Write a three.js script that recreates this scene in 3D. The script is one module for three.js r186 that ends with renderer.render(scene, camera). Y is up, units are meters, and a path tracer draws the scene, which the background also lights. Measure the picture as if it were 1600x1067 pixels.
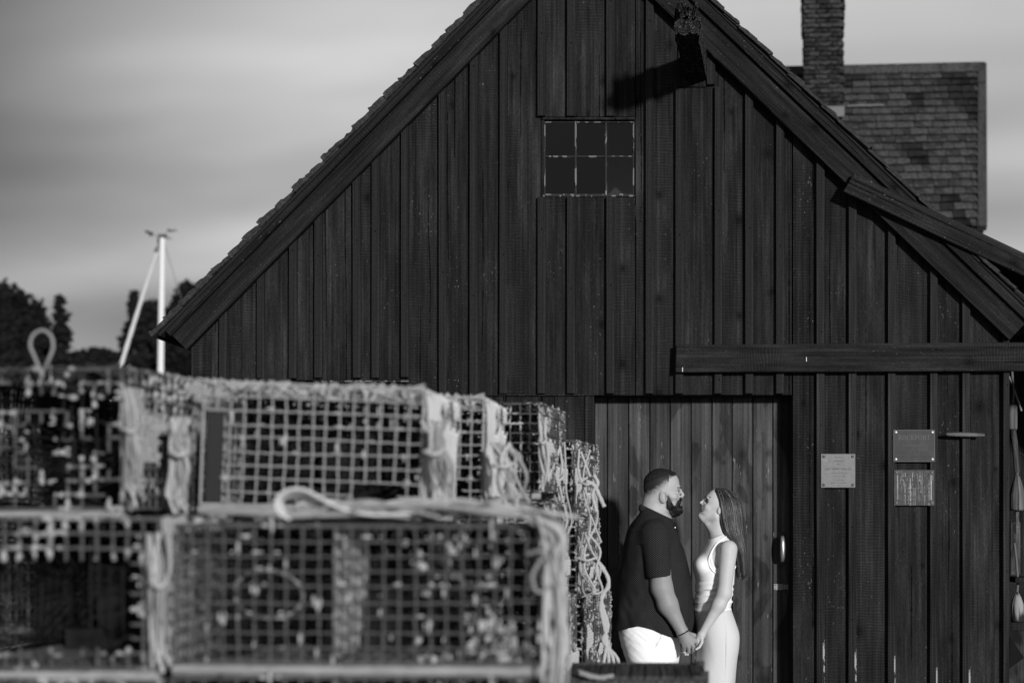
import * as THREE from 'three';
import { mergeGeometries } from 'three/addons/utils/BufferGeometryUtils.js';

// ---------------------------------------------------------------- random numbers and noise
function rng(seed) { let s = seed >>> 0; return () => { s = (s + 0x6d2b79f5) | 0; let t = Math.imul(s ^ (s >>> 15), 1 | s); t = (t + Math.imul(t ^ (t >>> 7), 61 | t)) ^ t; return ((t ^ (t >>> 14)) >>> 0) / 4294967296; }; }
const hash = (x, y, z) => { let h = Math.imul(x, 374761393) + Math.imul(y, 668265263) + Math.imul(z, 2147483647 ^ 0x5bd1e995); h = Math.imul(h ^ (h >>> 13), 1274126177); return ((h ^ (h >>> 16)) >>> 0) / 4294967296; };
const sm = (t) => t * t * (3 - 2 * t), mix = (a, b, t) => a + (b - a) * t, clamp = (v, a = 0, b = 1) => Math.min(b, Math.max(a, v));
const step = (a, b, v) => sm(clamp((v - a) / (b - a)));
function n2(x, y, s = 0) {
  const i = Math.floor(x), j = Math.floor(y), u = sm(x - i), v = sm(y - j);
  return mix(mix(hash(i, j, s), hash(i + 1, j, s), u), mix(hash(i, j + 1, s), hash(i + 1, j + 1, s), u), v);
}
function n3(x, y, z, s = 0) { const k = Math.floor(z), w = sm(z - k); return mix(n2(x, y, s + k * 131), n2(x, y, s + (k + 1) * 131), w); }
const fbm = (x, y, s = 0, o = 4) => { let a = 0.5, t = 0; for (let i = 0; i < o; i++, a *= 0.5, x *= 2.03, y *= 2.03) t += a * n2(x, y, s + i * 17); return t / (1 - Math.pow(0.5, o)); };

// ---------------------------------------------------------------- camera (upright camera with a shifted lens)
const scene = new THREE.Scene(), EYE = 1.6, F = 2222;          // F: focal length in photograph pixels
const camera = new THREE.PerspectiveCamera(2 * Math.atan(800 / F) * 180 / Math.PI, 1.5, 0.1, 900);
camera.position.set(0, EYE, 0);
camera.lookAt(0, EYE, -10);
camera.setViewOffset(2400, 1600, 200, 0, 1600, 1067);
camera.focus = 7.6;
camera.userData.fStop = 1.02;
const renderer = new THREE.WebGLRenderer({ antialias: true });
renderer.setSize(1024, 682);
renderer.shadowMap.enabled = true;
renderer.toneMapping = THREE.LinearToneMapping;
renderer.toneMappingExposure = 1;

// ---------------------------------------------------------------- sky: high thin cloud in streaks
{
  const W = 1024, H = 512, d = new Float32Array(W * H * 4);
  for (let r = 0; r < H; r++) for (let c = 0; c < W; c++) {
    const el = (r + 0.5) / H * Math.PI - Math.PI / 2, az = (c + 0.5) / W * 2 * Math.PI - Math.PI;   // r = 0 is straight down
    const x = Math.cos(el) * Math.cos(az), y = Math.sin(el), z = Math.cos(el) * Math.sin(az);
    const k = 1 / (Math.max(y, 0) + 0.16);
    const u = x * k, v = z * k;
    const streak = fbm(u * 0.75 + v * 0.22 + 11.3, v * 1.9 - u * 0.3 + 4.2, 5, 5), broad = fbm(u * 0.55 + 3.1, v * 0.8 + 9.4, 9, 3);
    let l = 0.42 * (0.42 + 0.62 * broad + 1.15 * (streak - 0.34) + 0.25 * (fbm(u * 1.6 + v * 0.9, v * 6 - u * 1.1, 15, 3) - 0.5));
    const a = Math.atan2(x, -z);                                  // 0 straight ahead of the barn
    const bank = Math.exp(-(((a + 0.54) / 0.19) ** 2) - ((el - 0.31) / 0.2) ** 2) + 0.55 * Math.exp(-(((a - 1.9) / 0.5) ** 2) - ((el - 0.3) / 0.16) ** 2) + 0.6 * Math.exp(-(((a + 2.2) / 0.6) ** 2) - ((el - 0.45) / 0.2) ** 2);
    l *= 1 - 0.7 * bank;                                         // heavier cloud banks
    l *= 1 + 0.32 * Math.exp(-(((a + 0.22) / 0.22) ** 2) - ((el - 0.23) / 0.09) ** 2);
    l = 0.4 * Math.pow(Math.max(l, 0.02) / 0.4, 1.3); if (y < 0) l = 0.12;
    const o = (r * W + c) * 4;
    d[o] = d[o + 1] = d[o + 2] = l; d[o + 3] = 1;
  }
  const t = new THREE.DataTexture(d, W, H, THREE.RGBAFormat, THREE.FloatType);
  t.mapping = THREE.EquirectangularReflectionMapping; t.magFilter = THREE.LinearFilter; t.needsUpdate = true;
  scene.background = t; scene.environment = t;
}

// ---------------------------------------------------------------- sun: low, from the right and behind the camera
const SUN = new THREE.Vector3(0.48, 0.215, 1).normalize();
{
  const sun = new THREE.DirectionalLight(0xffffff, 4.7);
  sun.position.set(0, 1, -6).addScaledVector(SUN, 40);
  sun.target.position.set(0, 1, -6);
  sun.castShadow = true; sun.shadow.mapSize.set(4096, 4096); sun.shadow.radius = 6;
  Object.assign(sun.shadow.camera, { left: -14, right: 14, top: 14, bottom: -14, near: 1, far: 90 });
  scene.add(sun, sun.target);
}

// ---------------------------------------------------------------- helpers
const at = (px, py, Z) => [(px - 1000) * Z / F, EYE + (800 - py) * Z / F, -Z];   // where a measured picture point lies at a depth
const used = {};
function numbered(n) { const k = used[n] = (used[n] ?? -1) + 1; return k ? n + '_' + String(k).padStart(3, '0') : n; }
function thing(name, label, category, p = [0, 0, 0], group) {
  const o = new THREE.Group(); o.name = numbered(name); o.position.set(...p); scene.add(o);
  o.userData = { label, category }; if (group) o.userData.group = group;
  return o;
}
function part(name, geo, mat, parent, kind, label) {
  const m = new THREE.Mesh(geo, mat); m.name = name; m.castShadow = m.receiveShadow = true;
  if (kind) m.userData.kind = kind; if (label) m.userData.label = label;
  parent.add(m); return m;
}
function solo(name, geo, mat, label, category, p, group) {       // a thing that is one mesh
  const m = part(numbered(name), geo, mat, scene); m.userData = { label, category }; if (group) m.userData.group = group;
  if (p) m.position.set(...p); return m;
}
function structure(name, geo, mat) { const m = part(numbered(name), geo, mat, scene); m.userData.kind = 'structure'; return m; }
function mat(c, rough = 0.9, extra = {}) { const g = typeof c === 'number' ? [c, c, c] : c; return new THREE.MeshPhysicalMaterial({ color: new THREE.Color().setRGB(...g), roughness: rough, specularIntensity: 0.35, ...extra }); }

class MB {                                                        // collects tubes, blobs and boxes into one geometry; col(k) tints ring k of a tube
  constructor() { this.p = []; this.i = []; this.uv = []; this.c = []; }
  tube(pts, r, sides = 5, twist = 0, amp = 0, turns = 90, col) {
    const n = pts.length, b0 = this.p.length / 3; let N = null, len = 0;
    for (let k = 0; k < n; k++) {
      const a = pts[Math.max(0, k - 1)], b = pts[Math.min(n - 1, k + 1)];
      let t = [b[0] - a[0], b[1] - a[1], b[2] - a[2]]; const l = Math.hypot(...t) || 1; t = t.map((v) => v / l);
      if (!N) N = Math.abs(t[1]) < 0.9 ? [0, 1, 0] : [1, 0, 0];
      const dt = N[0] * t[0] + N[1] * t[1] + N[2] * t[2]; N = N.map((v, q) => v - dt * t[q]); const nl = Math.hypot(...N) || 1; N = N.map((v) => v / nl);
      const B = [t[1] * N[2] - t[2] * N[1], t[2] * N[0] - t[0] * N[2], t[0] * N[1] - t[1] * N[0]];
      if (k) len += Math.hypot(pts[k][0] - pts[k - 1][0], pts[k][1] - pts[k - 1][1], pts[k][2] - pts[k - 1][2]);
      const rk = typeof r === 'function' ? r(k / (n - 1), k) : r;
      for (let s = 0; s < sides; s++) {
        const th = s / sides * Math.PI * 2, q = rk * (1 + amp * Math.cos(3 * (th + twist) - turns * len));
        for (let e = 0; e < 3; e++) this.p.push(pts[k][e] + q * (Math.cos(th) * N[e] + Math.sin(th) * B[e]));
        this.uv.push(s / sides, len); if (col) { const q = col(k); this.c.push(q, q, q); }
      }
    }
    for (let k = 0; k < n - 1; k++) for (let s = 0; s < sides; s++) {
      const a = b0 + k * sides + s, b = b0 + k * sides + (s + 1) % sides, c = a + sides, d = b + sides;
      this.i.push(a, b, d, a, d, c);
    }
    for (let s = 1; s < sides - 1; s++) { this.i.push(b0, b0 + s + 1, b0 + s); const e = b0 + (n - 1) * sides; this.i.push(e, e + s, e + s + 1); }
    return this;
  }
  geo(g, m) { const q = g.index ? g.toNonIndexed() : g.clone(); if (m) q.applyMatrix4(m); const b0 = this.p.length / 3, a = q.attributes.position, u = q.attributes.uv; for (let k = 0; k < a.count; k++) { this.p.push(a.getX(k), a.getY(k), a.getZ(k)); this.uv.push(u ? u.getX(k) : 0, u ? u.getY(k) : 0); this.i.push(b0 + k); } return this; }
  blob(c, r, R, sx = 1, sy = 1, sz = 1) {
    const b0 = this.p.length / 3, rows = 4, cols = 6;
    for (let j = 0; j <= rows; j++) for (let k = 0; k < cols; k++) {
      const th = j / rows * Math.PI, ph = k / cols * 2 * Math.PI, q = r * (0.7 + 0.6 * R());
      this.p.push(c[0] + q * sx * Math.sin(th) * Math.cos(ph), c[1] + q * sy * Math.cos(th), c[2] + q * sz * Math.sin(th) * Math.sin(ph)); this.uv.push(k / cols, j / rows);
    }
    for (let j = 0; j < rows; j++) for (let k = 0; k < cols; k++) { const a = b0 + j * cols + k, b = b0 + j * cols + (k + 1) % cols; this.i.push(a, b, b + cols, a, b + cols, a + cols); }
    return this;
  }
  quad(a, b, c, d) { const b0 = this.p.length / 3; this.p.push(...a, ...b, ...c, ...d); this.uv.push(0, 0, 1, 0, 1, 1, 0, 1); this.i.push(b0, b0 + 1, b0 + 2, b0, b0 + 2, b0 + 3); return this; }
  build() {
    const g = new THREE.BufferGeometry();
    g.setAttribute('position', new THREE.Float32BufferAttribute(this.p, 3)); g.setAttribute('uv', new THREE.Float32BufferAttribute(this.uv, 2)); if (this.c.length === this.p.length) g.setAttribute('color', new THREE.Float32BufferAttribute(this.c, 3)); g.setIndex(this.i); g.computeVertexNormals();
    return g;
  }
}
function prism(poly, z0, z1, off = [0, 0], bevel = 0.003) {        // outline in metres, pushed from z0 (back) to z1 (front), uv in metres
  const s = new THREE.Shape(poly.map((p) => new THREE.Vector2(p[0], p[1]))), b = Math.min(bevel, (z1 - z0) * 0.3);
  const g = new THREE.ExtrudeGeometry(s, { depth: z1 - z0 - (b ? b : 0), bevelEnabled: b > 0, bevelSize: b, bevelOffset: -b, bevelThickness: b, bevelSegments: 1, steps: 1 });
  g.translate(0, 0, z0); const uv = g.attributes.uv, P = g.attributes.position, N = g.attributes.normal;
  for (let k = 0; k < uv.count; k++) {                            // the pattern runs on round the edges
    const ax = Math.abs(N.getX(k)), ay = Math.abs(N.getY(k)), az = Math.abs(N.getZ(k)), d = z1 - P.getZ(k); let u = P.getX(k), v = P.getY(k);
    if (az < 0.6) { if (ax > ay) u += Math.sign(N.getX(k)) * d; else v += Math.sign(N.getY(k)) * d; }
    uv.setXY(k, u + off[0], v + off[1]);
  }
  return g;
}
const rect = (x0, y0, x1, y1) => [[x0, y0], [x1, y0], [x1, y1], [x0, y1]];
const M4 = (x, y, z, rx = 0, ry = 0, rz = 0, s = 1) => new THREE.Matrix4().compose(new THREE.Vector3(x, y, z), new THREE.Quaternion().setFromEuler(new THREE.Euler(rx, ry, rz)), Array.isArray(s) ? new THREE.Vector3(...s) : new THREE.Vector3(s, s, s));
function spline(pts, n) { return new THREE.CatmullRomCurve3(pts.map((p) => new THREE.Vector3(...p))).getSpacedPoints(n).map((v) => [v.x, v.y, v.z]); }

// ---------------------------------------------------------------- textures: colour (linear values) and height, computed
const enc = (v) => Math.round(255 * clamp(v <= 0.0031308 ? v * 12.92 : 1.055 * Math.pow(v, 1 / 2.4) - 0.055));
function texture(W, H, wm, hm, fn) {                              // fn(x metres, y metres) -> [reflectance, height 0..1]
  const c = new Uint8Array(W * H * 4), h = new Uint8Array(W * H * 4);
  for (let j = 0; j < H; j++) for (let i = 0; i < W; i++) {
    const [a, b] = fn(i / W * wm, j / H * hm, i / W, j / H), o = (j * W + i) * 4;
    c[o] = c[o + 1] = c[o + 2] = enc(a); h[o] = h[o + 1] = h[o + 2] = Math.round(255 * clamp(b)); c[o + 3] = h[o + 3] = 255;
  }
  const make = (d, cs) => { const t = new THREE.DataTexture(d, W, H); t.wrapS = t.wrapT = THREE.MirroredRepeatWrapping; t.magFilter = THREE.LinearFilter; t.minFilter = THREE.LinearMipmapLinearFilter; t.generateMipmaps = true; if (cs) t.colorSpace = cs; t.repeat.set(1 / wm, 1 / hm); t.needsUpdate = true; return t; };
  return { map: make(c, THREE.SRGBColorSpace), bumpMap: make(h) };
}
function featureSet(seed, W, H, nKnots, nCracks) { const R = rng(seed); return { knots: Array.from({ length: nKnots }, () => [R() * W, R() * H, 0.008 + R() * 0.014]), cracks: Array.from({ length: nCracks }, () => [R() * W, R() * H, 0.3 + R() * 1.3, R() * 50]) }; }
function paintedBoards(seed, base, sawAmt, speckAmt) {            // old stain on rough-sawn boards: grain, saw marks, knots, checks, flecks
  const W = 1.6, H = 3.2, ft = featureSet(seed, W, H, 26, 20), cellK = {}, near = (x) => ft.cracks.filter((c) => Math.abs(c[0] - x) < 0.03);
  const cols = Array.from({ length: 800 }, (_, i) => near(i / 800 * W)), kn = Array.from({ length: 800 }, (_, i) => ft.knots.filter((k) => Math.abs(k[0] - i / 800 * W) < 0.07));
  return texture(800, 1600, W, H, (x, y, u) => {
    const i = Math.min(799, Math.round(u * 800));
    let warp = 0, knot = 0, ring = 0;
    for (const [kx, ky, kr] of kn[i]) { const dx = (x - kx) / kr, dy = (y - ky) / (kr * 1.35), d = Math.hypot(dx, dy); warp += 0.9 * kr * dx / (0.6 + d * d) * 0.5; if (d < 2.6) { const e = Math.exp(-d * d * 0.55); knot = Math.max(knot, e); ring = Math.max(ring, e * (0.5 + 0.5 * Math.sin(d * 9))); } }
    const gx = x + warp, grain = fbm(gx * 110, y * 2.2, seed, 3), broad = fbm(x * 5, y * 1.1, seed + 3, 3), fine = n2(x * 330, y * 120, seed + 5);
    const sawMask = step(0.42, 0.62, fbm(x * 4.5, y * 2.2, seed + 7, 2)) * sawAmt, saw = 0.5 + 0.5 * Math.sin(y * 2 * Math.PI / 0.0165 + 7 * n2(x * 6, y * 7, seed + 9) + 4 * n2(x * 22, y * 40, seed + 8));
    const mid = fbm(gx * 34, y * 5, seed + 11, 3); let a = base * Math.exp(1.3 * (grain - 0.5) + 0.8 * (broad - 0.5) + 1.1 * (mid - 0.5) + 0.6 * (fine - 0.5)), h = 0.5 + 0.36 * (grain - 0.5) + 0.3 * sawMask * (saw - 0.5) * (0.6 + 0.8 * fine) + 0.16 * (fine - 0.5);
    a *= 1 - 0.36 * sawMask * (1 - saw) * (0.5 + fine); a *= 1 - 0.5 * knot - 0.3 * ring; h += 0.2 * knot - 0.12 * ring;
    for (const [cx, cy, cl, cs] of cols[i]) { let dy = y - cy; if (dy < 0) dy += H; if (dy > cl) continue; const w = 0.003 * Math.sin(dy / cl * Math.PI) * (0.5 + n2(y * 30, cs)), dx = Math.abs(x - cx - 0.012 * (n2(y * 2.2, cs + 4) - 0.5)); if (dx < w) { a *= 0.18; h = 0.05; } }
    const fl = n2(x * 220, y * 140, seed + 21) * (0.45 + 0.55 * n2(x * 110, y * 60, seed + 22)), m = step(0.5, 0.74, fbm(x * 6, y * 2.8, seed + 23, 3));
    if (fl > 0.83 - 0.19 * m * speckAmt) { a = mix(a, 0.16, clamp((fl - 0.83 + 0.19 * m * speckAmt) * 7) * (0.35 + 0.5 * speckAmt)); }
    return [a * 4, h];
  });
}
const woodMat = (t, rough = 0.85, bump = 0.008, spec = 0.12) => mat(0.25, rough, { ...t, bumpScale: bump, specularIntensity: spec });
const BASE = 0.0134;
const M = {
  boardA: woodMat(paintedBoards(101, BASE, 0.9, 0.55)), boardB: woodMat(paintedBoards(202, BASE * 0.88, 0.45, 0.6)), boardC: woodMat(paintedBoards(303, BASE * 1.12, 0.9, 0.4)),
  batten: woodMat(texture(64, 1600, 0.056, 4.2, (x, y) => {        // stain worn off along the arrises, nail heads
    const g = fbm(x * 160, y * 3, 41, 3), b = fbm(x * 8, y * 1.4, 43, 2), f = n2(x * 300, y * 150, 44); let a = BASE * 1.2 * Math.exp(1.4 * (g - 0.5) + 1.6 * (b - 0.5)) * (0.88 + 0.24 * f), h = 0.5 + 0.3 * (g - 0.5) + 0.2 * (f - 0.5) + 0.1 * Math.sin(y * 370 + 3 * n2(x * 20, y * 20, 45));
    const e = Math.abs(x - 0.046) * 1.2, wear = fbm(y * 26, x * 60, 46, 3) * step(0.3, 0.55, fbm(y * 1.7, 3.3, 48, 2)) * step(1.75, 0.9, y % 4.2);
    if (e < 0.011 && wear > 0.44) a = mix(a, 0.24, clamp((wear - 0.46) * 8));
    const ny = ((y * 1.9 + 0.2) % 1 + 1) % 1 - 0.5, nx = x - 0.02 - 0.016 * hash(Math.floor(y * 1.9 + 0.7), 3, 5); if (Math.hypot(nx, ny / 1.9) < 0.0035) { a *= 0.2; h = 0.1; }
    return [a * 4, h];
  })),
  door: woodMat((() => {                                          // thinner, weathered stain: long streaks, blotches near the top, scratches
    const ft = featureSet(77, 1.6, 2.4, 16, 14);
    return texture(800, 1200, 1.6, 2.4, (x, y) => {
      let warp = 0, knot = 0; for (const [kx, ky, kr] of ft.knots) { const dx = (x - kx) / kr, dy = (y - ky) / (kr * 1.3); if (Math.abs(dx) > 5 || Math.abs(dy) > 5) continue; const d = Math.hypot(dx, dy); warp += 0.5 * kr * dx / (0.6 + d * d); knot = Math.max(knot, Math.exp(-d * d * 0.7)); }
      const g = fbm((x + warp) * 95, y * 1.6, 71, 4), b = fbm(x * 9, y * 1.5, 73, 3), f = n2(x * 300, y * 110, 74), bl = step(0.5, 0.62, fbm(x * 11 + 2 * n2(x * 3, y * 3, 70), y * 5, 75, 4));
      let a = 0.039 * Math.exp(1.5 * (g - 0.5) + 1.4 * (b - 0.5)) * (0.88 + 0.24 * f); a *= 1 - 0.5 * bl * step(0.4, 0.7, fbm(x * 2.2, y * 1.3, 79, 2)); a *= 1 - 0.5 * knot;
      const sc = n2(x * 240, y * 26, 76) * n2(x * 34, y * 6, 78); if (sc > 0.74) a = mix(a, 0.24, clamp((sc - 0.74) * 7));
      return [a * 4, 0.5 + 0.35 * (g - 0.5) + 0.15 * (f - 0.5) - 0.2 * bl * 0.3];
    });
  })()),
  dark: mat(0.012, 0.95), metal: mat(0.42, 0.35, { metalness: 0.85 }), iron: mat(0.05, 0.5, { metalness: 0.6 }),
  peel: woodMat(texture(256, 1024, 0.4, 1.6, (x, y) => { const g = fbm(x * 90, y * 4, 51, 3), p = fbm(x * 40, y * 16, 53, 4); return [(p > 0.55 ? 0.14 * (0.6 + 0.6 * g) : 0.024) * 4, p > 0.52 ? 0.7 : 0.4]; })),
};
M.shingle = woodMat(texture(128, 256, 0.3, 0.6, (x, y) => { const g = fbm(x * 120, y * 6, 61, 3), l = fbm(x * 22, y * 22, 63, 3); return [(0.028 * (0.5 + g) + (l > 0.62 ? 0.045 : 0)) * 4, 0.5 + 0.5 * (g - 0.5)]; }), 0.95, 0.006);
M.shingleB = woodMat(texture(128, 256, 0.3, 0.6, (x, y) => { const g = fbm(x * 120, y * 6, 65, 3), l = fbm(x * 30, y * 30, 67, 3); return [(0.024 * (0.5 + g) + (l > 0.6 ? 0.05 : 0)) * 4, 0.5 + 0.5 * (g - 0.5)]; }), 0.95, 0.006);
M.rotten = woodMat(texture(128, 256, 0.3, 0.6, (x, y) => { const g = fbm(x * 80, y * 8, 68, 3), l = fbm(x * 40, y * 40, 69, 3); return [(0.01 * (0.5 + g) + (l > 0.66 ? 0.1 : 0)) * 4, g]; }), 0.95, 0.01);
M.glass = new THREE.MeshPhysicalMaterial({ color: 0xffffff, roughness: 0.06, transmission: 1, thickness: 0, ior: 1.5 });
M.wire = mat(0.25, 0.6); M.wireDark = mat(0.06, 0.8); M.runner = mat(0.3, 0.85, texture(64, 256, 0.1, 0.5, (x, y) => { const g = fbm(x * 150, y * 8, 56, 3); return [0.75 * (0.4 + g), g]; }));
M.runner.color.setRGB(0.5, 0.5, 0.5); M.runner.bumpScale = 0.004;
M.net = mat(0.014, 1, { specularIntensity: 0.1 }); M.growth = mat(0.3, 0.95); M.rope = mat(0.33, 0.95); M.ropeGrey = mat(0.2, 0.95); M.ropeDark = mat(0.1, 0.95);
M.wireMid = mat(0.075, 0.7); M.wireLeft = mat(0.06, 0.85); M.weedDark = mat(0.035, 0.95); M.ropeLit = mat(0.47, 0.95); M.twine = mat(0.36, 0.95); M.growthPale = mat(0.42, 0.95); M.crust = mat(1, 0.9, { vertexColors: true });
M.crate = woodMat(texture(128, 256, 0.3, 0.6, (x, y) => { const g = fbm(x * 120, y * 6, 86, 3); return [0.045 * (0.2 + 1.6 * g) * 4, g]; }), 0.9, 0.005);
const weath = (seed, lo, hi) => woodMat(texture(128, 512, 0.3, 1.2, (x, y) => { const g = fbm(x * 120, y * 5, seed, 4), p = fbm(x * 18, y * 9, seed + 3, 3); return [mix(lo, hi, clamp(g * 0.9 + (p - 0.5) * 1.4)) * 4, g]; }), 0.9, 0.004);
M.cleat = weath(301, 0.015, 0.19); M.driftwood = weath(303, 0.01, 0.1); M.cleatDark = weath(305, 0.008, 0.05); M.buoy = weath(311, 0.02, 0.15);
M.buoyDark = woodMat(texture(128, 512, 0.4, 0.5, (x, y) => { const p = fbm(x * 26, y * 12, 321, 4), u = step(0.06, 0.09, y - 0.33 + 0.05 * (p - 0.5) * 2); return [mix(0.02, 0.22 * step(0.3, 0.55, p), u) * 4, p]; }), 0.85, 0.003);
const rsh = (seed, b) => woodMat(texture(256, 256, 0.8, 0.8, (x, y) => { const f = fbm(x * 60, y * 60, seed, 4), g = n2(x * 260, y * 220, seed + 2), d = step(0.5, 0.7, fbm(x * 9, y * 9, seed + 5, 3)); return [b * Math.exp(1.8 * (f - 0.5)) * (0.6 + 0.8 * g) * (1 - 0.45 * d) * 4, 0.5 + 0.4 * (g - 0.5)]; }), 0.95, 0.006);
M.roofA = rsh(331, 0.056); M.roofB = rsh(341, 0.051); M.roofC = rsh(351, 0.045); M.roofD = rsh(355, 0.018);
M.brickA = rsh(361, 0.036); M.brickB = rsh(371, 0.022); M.mortar = rsh(381, 0.045);

// ---------------------------------------------------------------- ground, water, far shore
const grit = texture(256, 256, 1, 1, (x, y) => { const f = fbm(x * 40, y * 40, 81, 3), g = n2(x * 200, y * 200, 83); return [0.26 * (0.6 + 0.5 * f + 0.3 * g), 0.5 + 0.4 * (g - 0.5)]; });
{
  const wharf = new THREE.BoxGeometry(60, 2, 50); wharf.translate(22.5, -1, -12);
  const uv = wharf.attributes.uv; for (let k = 0; k < uv.count; k++) uv.setXY(k, uv.getX(k) * 60, uv.getY(k) * 50);
  structure('ground', wharf, mat(0.9, 0.95, { ...grit, bumpScale: 0.01 }));
  const water = new THREE.PlaneGeometry(1400, 900, 1, 1).rotateX(-Math.PI / 2); water.translate(0, -1.3, -300);
  structure('water', water, mat(0.02, 0.12, { specularIntensity: 1 }));
  const hill = new THREE.PlaneGeometry(150, 60, 60, 24).rotateX(-Math.PI / 2), p = hill.attributes.position;
  for (let k = 0; k < p.count; k++) { const x = p.getX(k), z = p.getZ(k) + 30; p.setY(k, -1.6 + 10.2 * step(0, 32, z > 0 ? 32 - Math.abs(z - 32) * (z > 32 ? 0.25 : 1) : 0) + 1.2 * (fbm(x * 0.12 + 9, z * 0.2, 91, 3) - 0.5) * step(0, 12, z)); p.setZ(k, -z); }
  hill.translate(-40, 0, -48); hill.computeVertexNormals();
  structure('hill', hill, mat(0.013, 1));
}
const hillY = (z) => -1.6 + 10.2 * step(0, 32, 32 - Math.abs(-z - 48 - 32));

// ---------------------------------------------------------------- the shed: board and batten gable
const ZW = 8.08;                                                   // depth of the board faces
const W = (x, y) => { const p = at(x, y, ZW); return [p[0], p[1]]; };
const wy = (y) => W(0, y)[1], wx = (x) => W(x, 0)[0];
const lineL = (y) => 825 - 0.98 * y, lineR = (y) => 1023 + 1.0452 * y;           // lower edges of the verge boards, picture x at y
const roofY = (x) => (x < 921 ? (825 - x) / 0.98 : (x - 1023) / 1.0452) - 22;    // boards run up behind the verge boards
const shed = thing('fishing_shed', 'dark board and batten fishing shed with steep gable and wide plank doorway', 'shed', [0.1, 0, -ZW]);
const inShed = (g) => g.translate(-0.1, 0, ZW);
{
  const R = rng(7), boards = [M.boardA, M.boardB, M.boardC];
  const cuts = [300, 349, 408, 458, 498, 558, 587, 633, 692, 740, 786, 845, 892, 953, 1014, 1060, 1122, 1170, 1218, 1281, 1331, 1392, 1458, 1509, 1575];
  const board = (x0, x1, yb, yt, back = 0, matl) => {              // picture extents; yt null: up to the roof
    const j = (R() - 0.5) * 0.004, a = wx(x0) + 0.0015, b = wx(x1) - 0.0015, bot = typeof yb === 'number' ? wy(yb) : 0.02;
    let poly;
    if (yt !== null) poly = rect(a, bot, b, wy(yt));
    else if (x0 < 921 && x1 > 921) poly = [[a, bot], [b, bot], [b, wy(roofY(x1))], [wx(921), wy(roofY(921))], [a, wy(roofY(x0))]];
    else poly = [[a, bot], [b, bot], [b, wy(roofY(x1))], [a, wy(roofY(x0))]];
    part('board', inShed(prism(poly, -ZW - 0.025, -ZW + j - back, [R() * 3, R() * 5], 0.002)), matl ?? boards[Math.floor(R() * 3)], shed);
  };
  for (let k = 0; k < cuts.length - 1; k++) {
    const [x0, x1] = [cuts[k], cuts[k + 1]];
    if (x1 <= 633) { board(x0, x1, 594, null); board(x0, x1, null, 596, 0.016); }
    else if (x1 <= 845) { board(x0, x1, 617.5, null); board(x0, x1, null, 618.5, 0.014); }
    else if (x1 <= 892) { board(x0, x1, 617.5, 308); board(x0, x1, 182, null); }
    else if (x1 <= 953) { board(x0, x1, 617.5, 308); board(x0, x1, 182, null); }
    else if (x1 <= 1014) { board(953, 992.5, 617.5, 308); board(953, 992.5, 182, null); board(993, 1014, 617.5, null); }
    else if (x0 < 1218) board(x0, x1, 617, null);
    else if (x0 === 1218) { board(1218, 1238, 617, null); board(1239, 1281, null, null); }
    else board(x0, x1, null, null);
  }
  board(845, 866, null, 618.5, 0.014); board(866, 913, null, 618.5, 0.012); board(913, 927, null, 618.5, 0.006);
  // battens: [left edge, top (null: roof), bottom (null: ground)]
  const bt = [[343, null, 592], [402, null, 592], [452, null, 592], [492, null, 591], [552, null, 591], [581, null, 591], [627, null, 590], [686, null, 616], [734, null, 617], [780.5, null, 616],
    [840, null, 183], [840, 309, 615.5], [886, null, 183], [886, 309, 615.5], [947.5, null, 183], [947.5, 309, 615.5], [1008.5, null, 615.5], [1055, 140, 615.5], [1104, null, 134], [1116, 137, 615.5], [1164, null, 615.5], [1212, null, 615.5], [1275.5, null, null], [1325, null, null], [1386.5, null, null], [1452, null, null], [1503, null, null]];
  for (const [x, t, b] of bt) {
    const a = wx(x), w = wx(x + 11.6 + R() * 1.2), bot = b === null ? 0.02 : wy(b), lean = (R() - 0.5) * 0.006;
    const top = (q) => (t === null ? wy(roofY(q)) : wy(t));
    const g = prism([[a, bot], [w, bot], [w + lean, top(x + 12)], [a + lean, top(x)]], -ZW + 0.0025, -ZW + 0.028 + R() * 0.005, [0, 0], 0.003);
    const uv = g.attributes.uv, off = b === null && x > 1270 ? R() * 0.45 : 2 + R() * 0.3; for (let k = 0; k < uv.count; k++) uv.setXY(k, uv.getX(k) - a + 0.003, uv.getY(k) * (b === null ? 1 : 0.55) + off);
    part('batten', inShed(g), M.batten, shed);
  }
  const corner = prism(rect(wx(1566), 0.02, wx(1575.5), wy(roofY(1571))), -ZW - 0.2, -ZW + 0.036, [0.3, 1]); part('corner_board', inShed(corner), M.batten, shed);
  part('corner_board', inShed(prism(rect(wx(297.5), 0.02, wx(301.5), wy(roofY(299) + 8)), -ZW - 0.2, -ZW + 0.004, [0.3, 2])), M.batten, shed);
  part('patch_board', inShed(prism(rect(wx(1059), wy(136.5), wx(1103), wy(70)), -ZW + 0.003, -ZW + 0.015, [0.7, 1.3])), M.boardB, shed);
  part('drip_strip', inShed(prism(rect(wx(500), wy(597), wx(638), wy(594.6)), -ZW + 0.001, -ZW + 0.012)), M.peel, shed);
  part('drip_strip', inShed(prism(rect(wx(640), wy(618.4), wx(928), wy(617)), -ZW + 0.001, -ZW + 0.008)), M.batten, shed);

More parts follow.
